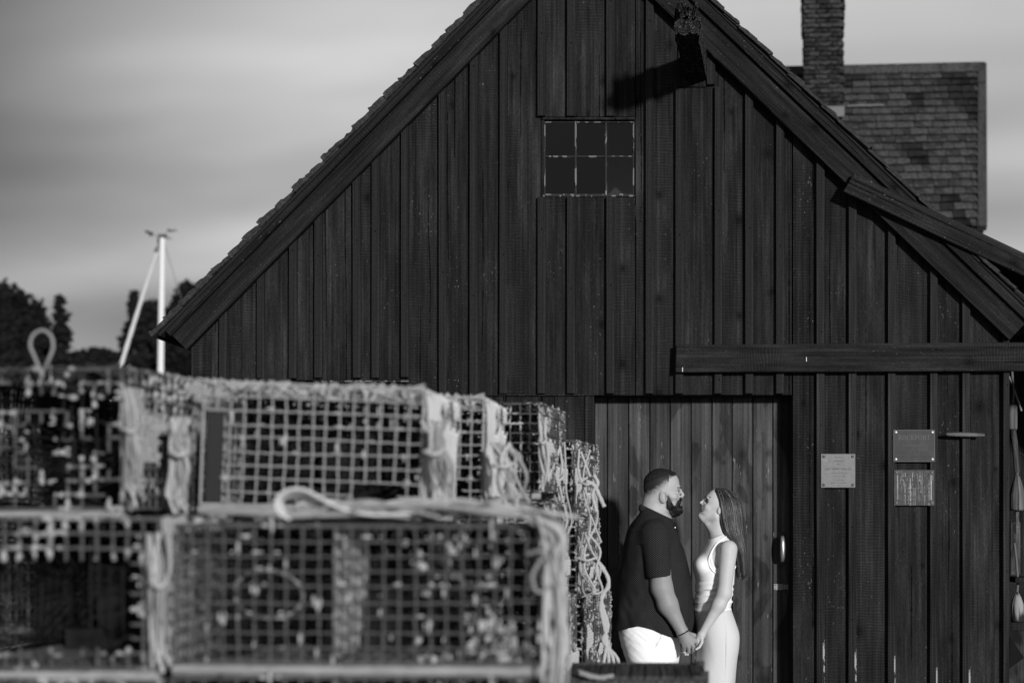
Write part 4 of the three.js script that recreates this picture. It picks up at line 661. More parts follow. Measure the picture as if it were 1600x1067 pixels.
  const shortsF = (x, y, z0) => { const z = Math.abs(z0), cr = n2((x * 0.8 + y * 0.6 - 1380) * 0.05 + 2, (y * 0.8 - x * 0.6) * 0.28, 33) - 0.5, cr2 = n2((x * 0.7 - y * 0.7) * 0.06, (x * 0.7 + y * 0.7) * 0.22, 35) - 0.5; let d = shorts(x, y, z) + 0.7 * cr * step(1.1, 0.2, Math.abs(y - 1004) / 30) + 0.7 * cr2 * step(1005, 980, x) + 1.4 * (n3(x * 0.05, y * 0.05, z0 * 0.04, 37) - 0.5); d = smax(d, -(cap([1018, 1090, 0], [1018, 1140, 0], 6, 10)(x, y, z)), 4); d = Math.max(d, y - 1118); if (z > 40) d = smax(d, -Math.max(Math.min(cap([1034, 974, 0], [1030, 992, 0], 0.9, 0.9)(x, y, 0), cap([1030, 992, 0], [1021, 1008, 0], 0.9, 0.7)(x, y, 0)), -1.4 - d), 0.7); return d; };
  part('shorts', skin(shortsF, [{ lo: [956, 962, -66], hi: [1070, 1124, 66], c: 1.3 }], base, null), mat(0.7, 0.85, { bumpMap: weave(), bumpScale: 0.0008 }), man);
  const br = new MB(), ring = [], c0 = [1066.4, 983, 66], ax = [22, 40]; for (let k = 0; k <= 20; k++) { const a = k / 20 * 2 * Math.PI, q = 10.3; ring.push(W3(c0[0] + Math.cos(a) * q * 0.88, c0[1] - Math.cos(a) * q * 0.48, c0[2] + Math.sin(a) * q)); } br.tube(ring, 1.1 / PS, 6); part('bracelet', br.build(), MS.eye, man);
  for (const s of [-1, 1]) { const f = union([cap([1008, 1256, 26 * s], [1048, 1264, 32 * s], 12, 9), cap([1008, 1262, 26 * s], [1050, 1266, 32 * s], 9, 6)], 3); part('shoe', skin((x, y, z) => Math.max(f(x, y, z), y - 1270), [{ lo: [990, 1236, Math.min(s * 8, s * 50)], hi: [1066, 1276, Math.max(s * 8, s * 50)], c: 2 }], base, null), mat(0.3, 0.6), man); }
}
function weave() { return texture(128, 128, 1, 1, (x, y, u, v) => [0.5, 0.5 + 0.25 * Math.sin(u * 40 * Math.PI) * Math.sin(v * 40 * Math.PI) + 0.3 * (n2(u * 40, v * 40, 3) - 0.5)]).bumpMap; }

// --- the woman
{
  const base = at(1118, 800 + EYE * PS, ZP), woman = thing('person', 'smiling woman with long dark hair, white sleeveless top and long skirt, facing left', 'person', base);
  const W3 = (x, y, z) => { const p = at(x, y, ZP); return [p[0] - base[0], p[1] - base[1], p[2] + z / PS - base[2]]; };
  const skull = union([ell([1128, 787], [24, 22.5, 19]), ell([1112.5, 790], [13.5, 24.5, 15], 0.3), ell([1103.5, 800], [9.5, 10, 10])], 8);
  const feats = [ell([1096.2, 806, 0], [5.6, 5.4, 6]), cap([1104, 778.6, 0], [1095.2, 785.6, 0], 1.7, 2), ell([1098.6, 788, 2.3], [2.9, 1.6, 1.9]), ell([1106.5, 793.5, 10], [6.5, 6, 5]), ell([1098.4, 793.6, 0], [2.8, 1.7, 4.6]), ell([1098, 801, 0], [2.8, 1.9, 4.6]), ell([1106, 776.5, 0], [4.4, 3, 11]), cap([1099, 809, 3], [1118, 806, 11], 5, 6)];
  const socket = ell([1102.6, 783.2, 9], [4.6, 3.2, 4.4], 0.4), mouth = ell([1097, 797.1, 0], [5.8, 2.7, 11], -0.05), ear = (x, y, z) => ell([1124, 797, 18], [4, 6.5, 2.4], 0.25)(x, y, z);
  const neck = union([cap([1120, 806, 0], [1122.5, 840, 0], 12.2, 13.6), cap([1126, 800, 0], [1126, 836, 0], 12, 13), cap([1099, 808.5, 0], [1116, 829, 0], 4.5, 8.5)], 6);
  const rows = [[834, 1111, 1133, 16], [842, 1106.5, 1141, 30], [850, 1103.5, 1148, 39], [860, 1097.5, 1149.5, 45], [874, 1088, 1149.5, 44], [884, 1084.6, 1149, 43], [892, 1084, 1148, 43], [904, 1087, 1147, 41], [920, 1088, 1144.5, 38], [940, 1086.5, 1142, 37], [956, 1085, 1143, 39], [975, 1087, 1150, 45], [992, 1089, 1154, 49], [1020, 1091, 1152, 48]];
  const torso = loft(rows.map(([y, a, b, h]) => { const q = 1 + 3.4 * step(838, 862, y); return [y, a + q, b - q, h - q - 1]; }), 2.2);
  const bust = ell([1098, 883, 21], [13.5, 13.5, 20]);
  const armF = union([cap([1135.5, 857, 46], [1128, 925, 54], 14, 10.6), cap([1128, 925, 54], [1120, 942, 56], 10.8, 10), cap([1120, 942, 56], [1094, 986, 58], 10, 5.6)], 7);
  const hd = hand([1093, 988, 58], 5.8, [[1086, 999, 60], [1084, 1003, 57], [1083, 1006, 54], [1083, 1008, 50.5]], [[[-6, 5, -3], [-5, 4, 2], [-2, 5, 3]], [[-6, 6, -1], [-4, 4, 3], [-1.6, 4, 2]], [[-7, 5, 1], [-4, 3, 3], [-3, 3, 2]], [[-8, 3, 3], [-5, 1, 4], [-3, 2, 2]]], 3.2, [[1094, 990, 61], [1094, 998, 64], [1090, 1005, 66], [1085, 1008, 67.5]], 2.25);
  const legs = [cap([1120, 1010, 20], [1114, 1130, 20], 20, 16), cap([1112, 1130, 20], [1120, 1170, 20], 16, 16), cap([1120, 1170, 20], [1122, 1250, 19], 15, 8.5), cap([1122, 1258, 19], [1092, 1264, 22], 8, 6.5)];
  const body = (x, y, z0) => {
    const z = Math.abs(z0); let d = skull(x, y, z); for (const f of feats) d = smin(d, f(x, y, z), 2.4); d = smax(d, -socket(x, y, z), 2.2); d = smax(d, -mouth(x, y, z), 0.9); d = smin(d, ear(x, y, z), 1.2); d = smin(d, neck(x, y, z), 7);
    if (y > 815) { d = smin(d, torso(x, y, z), 7); d = smin(d, armF(x, y, z), y > 880 ? 1.5 : 6); if (y > 970) d = smin(d, hd(x, y, z), 3); if (y > 960) d = smin(d, legs[0](x, y, z), 8); if (y > 1080) for (const f of legs.slice(1)) d = smin(d, f(x, y, z), 6); }
    return d;
  };
  const tint = (x, y, z) => { const arm = Math.abs(z) > 36 && y > 845; const mo = ell([1097, 797.1, 0], [5.9, 2.9, 10.6], -0.05)(x, y, Math.abs(z)); return (mo < 0 ? 0.15 : y > 830 ? 0.4 : 0.42) * (1 - 0.08 * n3(x * 0.2, y * 0.2, z * 0.2, 18) - 0.05 * n3(x, y, z, 19)); };
  const inHand = (x, y, z) => y > 980 && y < 1020 && x < 1098 && Math.abs(z) > 40;
  part('body', skin(body, [{ lo: [1082, 756, -30], hi: [1162, 838, 30], c: 0.9, keep: (x, y) => y < 835 }, { lo: [1074, 828, -76], hi: [1166, 1278, 76], c: 2.4, keep: (x, y, z) => y > 833 && !inHand(x, y, z) }, { lo: [1058, 974, 34], hi: [1104, 1026, 76], c: 0.65, keep: (x, y, z) => y > 975 && x < 1102.4 }, { lo: [1058, 974, -76], hi: [1104, 1026, -34], c: 0.65, keep: (x, y, z) => y > 975 && x < 1102.4 }], base, tint), MS.skin, woman);
  for (const s of [-1, 1]) {
    const e = new THREE.SphereGeometry(2.3 / PS, 14, 10); e.translate(...W3(1105.8, 783, s * 7.8)); const eye = part('eye', e, MS.white, woman);
    const ir = new THREE.SphereGeometry(1.7 / PS, 10, 8); ir.translate(...W3(1104.7, 782.4, s * 8.4)); part('iris', ir, MS.eye, eye);
    const b = new MB(); b.tube([W3(1102.4, 776.4, s * 3.6), W3(1104.4, 774.9, s * 8), W3(1110.2, 777.4, s * 13)], (t) => (1.35 - t * 0.5) / PS, 6); part('eyebrow', b.build(), MS.eye, woman);
    const l = new MB(); l.tube([W3(1102.6, 782.2, s * 5.6), W3(1103.4, 780.8, s * 9), W3(1108.6, 782.2, s * 12)], 0.9 / PS, 5); l.tube([W3(1103, 784.6, s * 7), W3(1105, 785, s * 10), W3(1107.4, 783, s * 11.6)], 0.45 / PS, 5); part('eyelashes', l.build(), MS.eye, woman);
  }
  { const t = new THREE.SphereGeometry(1, 14, 8); t.scale(3.6 / PS, 1.9 / PS, 9.4 / PS); t.rotateZ(-0.05); t.translate(...W3(1098.6, 796.6, 0)); part('teeth', t, MS.white, woman);
    const l = new MB(); l.tube([W3(1103, 795.6, -9.4), W3(1097.6, 794, -4), W3(1095.6, 793.6, 0), W3(1097.6, 794, 4), W3(1103, 795.6, 9.4)], 1.0 / PS, 6); l.tube([W3(1103, 796.4, -9.4), W3(1098.4, 800.2, -4.4), W3(1095.8, 800.8, 0), W3(1098.4, 800.2, 4.4), W3(1103, 796.4, 9.4)], 1.1 / PS, 6); part('lips', l.build(), mat(0.2, 0.4), woman); }
  // hair: falls behind the shoulder to the waist in strands
  const hl = loft([[762.5, 1119, 1131, 8], [767, 1115.5, 1142, 17], [776, 1116, 1152, 23], [790, 1119, 1158, 25.5], [807, 1121.5, 1160.5, 26.5], [820, 1123, 1161.5, 27], [832, 1128, 1162, 28], [846, 1139, 1163, 30], [860, 1148, 1164.5, 31], [880, 1150.5, 1167, 29], [890, 1152, 1167, 22], [899, 1155, 1166, 8]], 2.3);
  const strand = (x, y, z) => { const a = Math.atan2(z, x - (1134 + step(810, 870, y) * 22)) * 9; return { g: n2(a * 2.2 + 0.015 * y, y * 0.012, 27) - 0.5, f: n2(a * 7 + 0.02 * y, y * 0.03, 28) - 0.5 }; };
  const hairF = (x, y, z) => { const s = strand(x, y, z); return Math.max(hl(x, y + (s.f * 10 + s.g * 8) * step(880, 905, y), Math.abs(z)) + 1.2 * s.g * step(764, 800, y) + 0.6 * s.f, -(ell([1101, 790, 0], [15.5, 34, 30], 0.28)(x, y, z) - 0.5)); };
  part('hair', skin(hairF, [{ lo: [1106, 756, -40], hi: [1176, 916, 40], c: 0.95 }], base, (x, y, z) => { const s = strand(x, y, z); return 0.018 + 0.07 * clamp(s.f + 0.3) * clamp(s.g + 0.55) + 0.02 * clamp(s.g * 2); }), mat(1, 0.36, { vertexColors: true, specularIntensity: 0.7 }), woman);
  {
    const R = rng(91), tones = [mat(0.012, 0.4, { specularIntensity: 0.7 }), mat(0.035, 0.36, { specularIntensity: 0.9 }), mat(0.13, 0.35, { specularIntensity: 0.9 })], mbs = tones.map(() => new MB());
    const edge = (y, e) => { const r = [[763, 1121, 1131, 8], [767, 1116.5, 1142, 17], [776, 1117, 1152, 23], [790, 1119.5, 1158, 25.5], [807, 1122, 1160.5, 26.5], [820, 1124, 1161.5, 27], [832, 1128.5, 1162, 28], [846, 1139, 1163, 30], [860, 1148, 1164.5, 31], [880, 1150.5, 1167, 29], [898, 1151.5, 1168, 26], [910, 1152, 1168.5, 25]]; let k = 0; while (k < r.length - 2 && y > r[k + 1][0]) k++; return mix(r[k][e], r[k + 1][e], clamp((y - r[k][0]) / (r[k + 1][0] - r[k][0]))); };
    for (let q = 0; q < 760; q++) {
      const a0 = (R() - 0.5) * Math.PI * 1.96, wob = R() * 6, yEnd = 884 + R() * R() * 10 + R() * 15, off = 0.1 + R() * 0.9, pts = [], y0 = 764 + R() * 10;
      for (let k = 0; k <= 22; k++) { const y = mix(y0, yEnd, Math.pow(k / 22, 0.9)), x0 = edge(y, 1), x1 = edge(y, 2), hz = edge(y, 3), a = a0 + 0.07 * Math.sin(y * 0.03 + wob), c = Math.cos(a), sn = Math.sin(a), p = 2 / 2.3; pts.push(W3((x0 + x1) / 2 + ((x1 - x0) / 2 + off) * Math.sign(c) * Math.pow(Math.abs(c), p), y, (hz + off) * Math.sign(sn) * Math.pow(Math.abs(sn), p))); }
      mbs[Math.min(2, Math.floor(R() * (0.35 + 0.65 * n2(a0 * 4.5, 3, 93)) * 3.4))].tube(pts, (t) => (0.55 - 0.3 * t) / PS, 4);
    }
    mbs.forEach((m, k) => part('hair_strands', m.build(), tones[k], woman, 'stuff'));
  }
  // ribbed sleeveless top and long skirt
  const tp = loft(rows.map(([y, a, b, h]) => [y, a - 0.4, b + 0.4, h + 0.8]), 2.2), hole = ell([1130, 867, 50], [22, 27, 26], -0.1), holeRim = ell([1130, 867, 50], [24, 29, 27], -0.1);
  const topF = (x, y, z0) => {
    const z = Math.abs(z0), q = y + (x - 1113) * 0.16 + 5 * n2(x * 0.05 + z0 * 0.03, y * 0.04, 36), fo = (p) => Math.pow(Math.abs(Math.sin(p)), 0.6) - 0.6;
    const w = step(902, 914, y) * (1.5 * fo(q * 0.19 + 0.5) * (0.35 + n2(x * 0.05, y * 0.07, 38)) + 1.5 * Math.exp(-(((q - 938) / 3.2) ** 2)) + [911, 920, 929, 948].reduce((u, c, k) => u + 1.5 * n2(x * 0.07 + k * 7, z0 * 0.05 + 4, 41) * Math.exp(-(((q - c) / 2) ** 2)), 0));
    let d = Math.max(smin(tp(x, y, z), bust(x, y, z) - 1.2, 6) - 1.5 * w - (holeRim(x, y, z) < 0 ? 0.5 : 0), y - 954.5 + 0.02 * (x - 1113), 835.5 + (1126 - x) * 0.42 - y); if (y < 850) d = Math.min(d, Math.max(neck(x, y, z) - 1.6, y - 850, 832.5 + (1126 - x) * 0.62 - y, 0)); return smax(d, -hole(x, y, z), 0.8);
  };
  const rib = () => { const t = texture(256, 64, 1, 1, (x, y, u) => [0.5, 0.5 + 0.4 * Math.sin(u * 64 * Math.PI)]).bumpMap; t.repeat.set(1 / 0.16, 1); return t; };
  part('top', skin(topF, [{ lo: [1078, 826, -52], hi: [1158, 960, 52], c: 1.0 }], base, null, (x, y, z) => [Math.atan2(z, x - 1118) * 36 / PS, -y / PS]), mat(0.72, 0.8, { bumpMap: rib(), bumpScale: 0.0003 }), woman);
  { const rim = new MB(); for (const sd of [-1, 1]) rim.tube(spline([[1127, 841, 27], [1117, 850, 36], [1108.5, 864, 42], [1105.5, 876, 43.5], [1111, 889, 44], [1124, 896, 44], [1144, 890, 43], [1151.5, 872, 42], [1150.5, 856, 40], [1145, 845, 34], [1136, 838.5, 26], [1127, 841, 27]].map((p) => { let a = 0, b = 60; for (let k = 0; k < 24; k++) { const m = (a + b) / 2; Math.min(tp(p[0], p[1], m), bust(p[0], p[1], m) - 1) < 0.5 ? (a = m) : (b = m); } return W3(p[0], p[1], sd * a); }), 60), 1.25 / PS, 6); const cr = []; for (let k = 0; k <= 32; k++) { const a = k / 32 * 2 * Math.PI, c = Math.cos(a); cr.push(W3(1118.4 + 11.4 * c, 838.2 - 5.6 * c, 14.6 * Math.sin(a))); } rim.tube(cr, 1.9 / PS, 6); part('trim', rim.build(), mat(0.76, 0.8), woman); }
  const sk = loft([[948, 1085, 1142, 39.5], [956, 1084.5, 1144, 41], [970, 1086, 1149, 46], [990, 1088.5, 1155, 51], [1010, 1090, 1154.5, 52], [1030, 1088.5, 1151.5, 51], [1050, 1086, 1149.5, 50], [1100, 1085, 1146, 48], [1200, 1086, 1142, 46]], 2.3);
  const seam = cap([1131, 950, 0], [1127, 1200, 0], 0.5, 0.5), skirtF = (x, y, z0) => { const z = Math.abs(z0); let d = Math.max(sk(x, y, z) + 1.5 * (n3(x * 0.03 + y * 0.008, y * 0.012, z0 * 0.04, 42) - 0.5) + 0.6 * (n2(x * 0.12 - y * 0.03, y * 0.02, 43) - 0.5), 951.5 - y, y - 1196); d = smax(d, -Math.max(cap([1119, 1064, 52], [1133, 1200, 52], 1, 12)(x, y, z0), -60), 0.8); return z > 30 ? smax(d, -Math.max(seam(x, y, 0) - 0.5, -0.5 - d), 1.2) : d; };
  part('skirt', skin(skirtF, [{ lo: [1076, 944, -60], hi: [1164, 1202, 60], c: 1.4 }], base, null), mat(0.47, 0.85, { bumpMap: weave(), bumpScale: 0.0006 }), woman);
  for (const s of [-1, 1]) { const f = union([cap([1126, 1258, 19 * s], [1090, 1265, 23 * s], 9, 7)], 3); part('shoe', skin((x, y, z) => Math.max(f(x, y, z), y - 1270), [{ lo: [1076, 1244, Math.min(s * 6, s * 36)], hi: [1140, 1276, Math.max(s * 6, s * 36)], c: 2 }], base, null), mat(0.4, 0.6), woman); }
}

// ---------------------------------------------------------------- things on the shed wall
function plaque(label, px0, py0, px1, py1, base, draw, rough, metal, screwM) {
  const z = ZW - 0.036, a = at(px0, py1, z), b = at(px1, py0, z), w = b[0] - a[0], h = b[1] - a[1];
  const t = thing('plaque', label, 'plaque', [(a[0] + b[0]) / 2, (a[1] + b[1]) / 2, -z]);
  const cv = document.createElement('canvas'); cv.width = 512; cv.height = Math.round(512 * h / w); const c = cv.getContext('2d');
  const g8 = (v) => { const q = Math.round(255 * clamp(v)); return `rgb(${q},${q},${q})`; };
  c.fillStyle = g8(base); c.fillRect(0, 0, 512, cv.height);
  const R = rng(Math.round(px0 * 7 + py0)); draw(c, 512, cv.height, R, g8);
  const tx = new THREE.CanvasTexture(cv); tx.colorSpace = THREE.SRGBColorSpace; tx.magFilter = THREE.LinearFilter;
  const s = prism(rect(-w / 2, -h / 2, w / 2, h / 2), -0.008, 0, [0, 0], 0.002); const uv = s.attributes.uv, p = s.attributes.position; for (let k = 0; k < uv.count; k++) uv.setXY(k, p.getX(k) / w + 0.5, p.getY(k) / h + 0.5);
  part('plate', s, mat(1, rough, { map: tx, metalness: metal, specularIntensity: 0.5 }), t);
  for (const x of [-1, 1]) for (const y of [-1, 1]) { const g = new THREE.SphereGeometry(0.0085, 12, 8); g.scale(1, 1, 0.5); g.translate(x * (w / 2 - 0.016), y * (h / 2 - 0.016), 0.001); part('screw', g, screwM, t); }
  return t;
}
const wear = (c, W, H, R, g8, n, lo, hi, s) => { for (let k = 0; k < n; k++) { c.globalAlpha = 0.06 + 0.16 * R(); c.fillStyle = g8(lo + (hi - lo) * R()); const x = R() * W, y = R() * H, r = s * (0.3 + R()); c.beginPath(); c.ellipse(x, y, r, r * (0.4 + R() * 1.4), R() * 3, 0, 7); c.fill(); } c.globalAlpha = 1; };
const marks = (c, x0, x1, y, h, R) => { let x = x0; while (x < x1) { const w = h * (0.35 + 0.4 * R()); if (R() < 0.14) { x += h * 0.6; continue; } c.fillRect(x, y, h * 0.14, h * (0.7 + 0.3 * R())); if (R() < 0.7) c.fillRect(x, y + (R() < 0.5 ? 0 : h * 0.45), w * 0.7, h * 0.15); if (R() < 0.5) c.fillRect(x + w * 0.6, y + h * 0.1, h * 0.14, h * 0.8); x += w + h * 0.22; } };
plaque('pale square metal memorial plaque right of the doorway, dark corner screws', 1283, 709, 1337, 762, 0.36, (c, W, H, R, g8) => {
  wear(c, W, H, R, g8, 260, 0.28, 0.46, 26); c.fillStyle = g8(0.12); c.textAlign = 'center';
  c.lineWidth = 5; c.strokeStyle = g8(0.14); for (const s of [-1, 1]) { c.beginPath(); c.moveTo(W / 2, 58); c.bezierCurveTo(W / 2 + s * 20, 40, W / 2 + s * 34, 66, W / 2 + s * 56, 50); c.stroke(); }
  c.font = 'bold 26px serif'; c.fillText('IN MEMORY', W / 2, 118); c.fillText('OF', W / 2, 162); c.font = 'bold 35px serif'; c.fillText('LEON "WIMPY" WALLACE', W / 2, 238, 400);
  c.globalAlpha = 0.75; marks(c, 120, 395, 280, 20, R); marks(c, 165, 350, 326, 20, R); marks(c, 190, 345, 382, 20, R); marks(c, 150, 370, 424, 20, R); marks(c, 215, 300, 462, 16, R); c.globalAlpha = 1;
}, 0.5, 0.25, mat(0.06, 0.5));
plaque('dark bronze plaque with bright corner screws, upper of two right of the doorway', 1396, 671, 1462, 722, 0.14, (c, W, H, R, g8) => {
  wear(c, W, H, R, g8, 220, 0.12, 0.24, 30); c.strokeStyle = g8(0.3); c.lineWidth = 5; c.strokeRect(8, 8, W - 16, H - 16); c.textAlign = 'center'; c.fillStyle = g8(0.08); c.font = 'bold 82px serif'; c.fillText('ROCKPORT', W / 2 + 2, 130, 390); c.fillStyle = g8(0.25); c.fillText('ROCKPORT', W / 2 - 1, 127, 390);
  c.fillStyle = g8(0.25); c.globalAlpha = 0.7; marks(c, 110, 400, 185, 26, R); c.fillStyle = g8(0.07); marks(c, 45, 470, 272, 30, R); marks(c, 60, 470, 318, 26, R); c.globalAlpha = 1;
}, 0.55, 0.2, mat(0.4, 0.4, { metalness: 0.4 }));
plaque('weathered streaked plaque crowded with raised lettering, below the dark bronze one', 1397, 734, 1461, 790, 0.19, (c, W, H, R, g8) => {
  wear(c, W, H, R, g8, 300, 0.12, 0.42, 26); for (let k = 0; k < 46; k++) { c.globalAlpha = 0.25 + 0.4 * R(); c.fillStyle = g8(0.45 + 0.25 * R()); const x = 20 + R() * (W - 40); c.fillRect(x, 20 + R() * H * 0.5, 3 + R() * 9, H * (0.1 + 0.5 * R())); }
  for (const x of [44, 462, 205]) { c.globalAlpha = 0.6; c.fillStyle = g8(0.62); c.fillRect(x, 70 * (x === 205 ? 1.4 : 1), 10, 300); }
  c.globalAlpha = 0.95; for (let k = 0; k < 8; k++) { c.fillStyle = g8(0.04); marks(c, 76, 446, 38 + k * 49, 38, R); c.fillStyle = g8(0.4); c.globalAlpha = 0.4; marks(c, 76, 446, 44 + k * 49, 20, R); c.globalAlpha = 0.95; } c.globalAlpha = 1;
}, 0.6, 0.15, mat(0.1, 0.5));
{
  const c = at(1509, 679, ZW - 0.07), t = thing('wooden_cleat', 'weathered pale wooden bar fixed across the wall near the right corner', 'cleat', c), g = new MB();
  const pts = []; for (let k = 0; k <= 12; k++) { const x = (k / 12 - 0.5) * 0.215; pts.push([x, -x * 0.02, 0]); } g.tube(pts, (q) => 0.0125 * (0.75 + 0.35 * Math.sin(q * Math.PI)) * (0.95 + 0.08 * Math.sin(q * 37)), 10);
  part('bar', g.build(), M.cleat, t); part('block', prism(rect(-0.03, -0.014, 0.03, 0.014), -0.07, -0.008), M.boardB, t);
}
// ---------------------------------------------------------------- gear hanging beyond the right-hand corner
{
  const Z = 8.75, back = prism(rect(...at(1570, 1270, 9.6).slice(0, 2), ...at(1900, 470, 9.6).slice(0, 2)), -9.66, -9.6, [0.4, 0.2]);
  solo('lean_to_wall', back, M.boardB, 'dark boarded wall under the lean-to roof behind the right corner', 'wall');
  const buoy = (label, px, py0, py1, halfw, tipH, tint, seed) => {
    const p = at(px, py1, Z), k = Z / F, h = (py1 - py0) * k, r = halfw * k, t = thing('lobster_buoy', label, 'buoy', p), R = rng(seed), tip = tipH * h;
    const prof = [[0.001, 0], [r * 0.9, 0], [r, 0.012], [r * 1.02, (h - tip) * 0.55], [r * 0.98, h - tip], [r * 0.62, h - tip * 0.45], [r * 0.34, h - 0.012], [r * 0.2, h], [0.001, h]].map((q) => new THREE.Vector2(...q));
    const g = new THREE.LatheGeometry(prof, 20), uv = g.attributes.uv; for (let q = 0; q < uv.count; q++) uv.setXY(q, uv.getX(q) * 0.35, uv.getY(q) * h + seed * 0.11); part('float', g, tint, t);
    const s = new MB(); s.tube([[0, h - 0.01, 0], [0.004, h + 0.06, 0.005], [-0.005, h + 0.2, 0], [-0.01, h + 0.3, -0.03]], 0.008, 6); part('rope', s.build(), M.ropeDark, t);
    if (seed === 2) { const st = new THREE.CylinderGeometry(0.012, 0.012, 0.16, 8); st.translate(0, -0.06, 0); part('spindle', st, M.cleat, t); } return t;
  };
  buoy('weathered grey-white buoy with tapered top hanging at the right edge, mid height', 1590, 742, 798, 12.5, 0.55, M.buoy, 2);
  buoy('smaller buoy with a patchy white upper half, low at the right edge', 1590, 925, 972, 10, 0.4, M.buoyDark, 3);
  buoy('pale worn buoy partly hidden behind the corner, high at the right edge', 1583, 628, 672, 7, 0.15, M.buoy, 4);
  const st = (name, label, cat, a, b, r, m, Zq = Z) => { const p = at(...a, Zq), q = at(...b, Zq), g = new MB(); g.tube([[0, 0, 0], [(q[0] - p[0]) * 0.5 + 0.002, (q[1] - p[1]) * 0.5, 0], [q[0] - p[0], q[1] - p[1], q[2] - p[2]]], r, 8); return solo(name, g.build(), m, label, cat, p); };
  st('metal_rod', 'thin pale rod slanting down beyond the right corner under the rail', 'rod', [1577, 588], [1597, 642], 0.006, M.ropeGrey);
  st('driftwood_stick', 'crooked weathered stick hanging above the tapered buoy', 'stick', [1583, 668], [1590, 738], 0.018, M.driftwood);
  const slab = (label, x0, y0, x1, y1, d, m, Zq = Z + 0.1) => { const a = at(x0, y1, Zq), b = at(x1, y0, Zq); return solo('weathered_board', prism(rect(0, 0, b[0] - a[0], b[1] - a[1]), 0, d, [x0 * 0.013, y0 * 0.01]), m, label, 'board', a); };
  slab('weathered upright plank behind the corner between the two lower buoys', 1578, 816, 1593, 898, 0.03, M.driftwood);
  slab('dark shelf board under the upright weathered plank', 1574, 900, 1625, 908, 0.2, M.boardA);
  slab('grey plank end leaning at the right edge under the lowest buoy', 1574, 985, 1640, 1300, 0.03, M.cleatDark, Z + 0.3);
  { const a = at(1578, 1045, Z), g = new MB(); const f = [[0, 0, 0], [0.075, 0.075, 0.06], [0, 0.2, 0.02], [-0.03, 0.1, -0.1]]; g.quad(f[0], f[1], f[2], f[2]); g.quad(f[0], f[1], f[3], f[3]); g.quad(f[1], f[2], f[3], f[3]); g.quad(f[0], f[2], f[3], f[3]); solo('wooden_wedge', g.build(), M.dark, 'dark angular wooden wedge low at the right edge', 'wedge', a); }
}
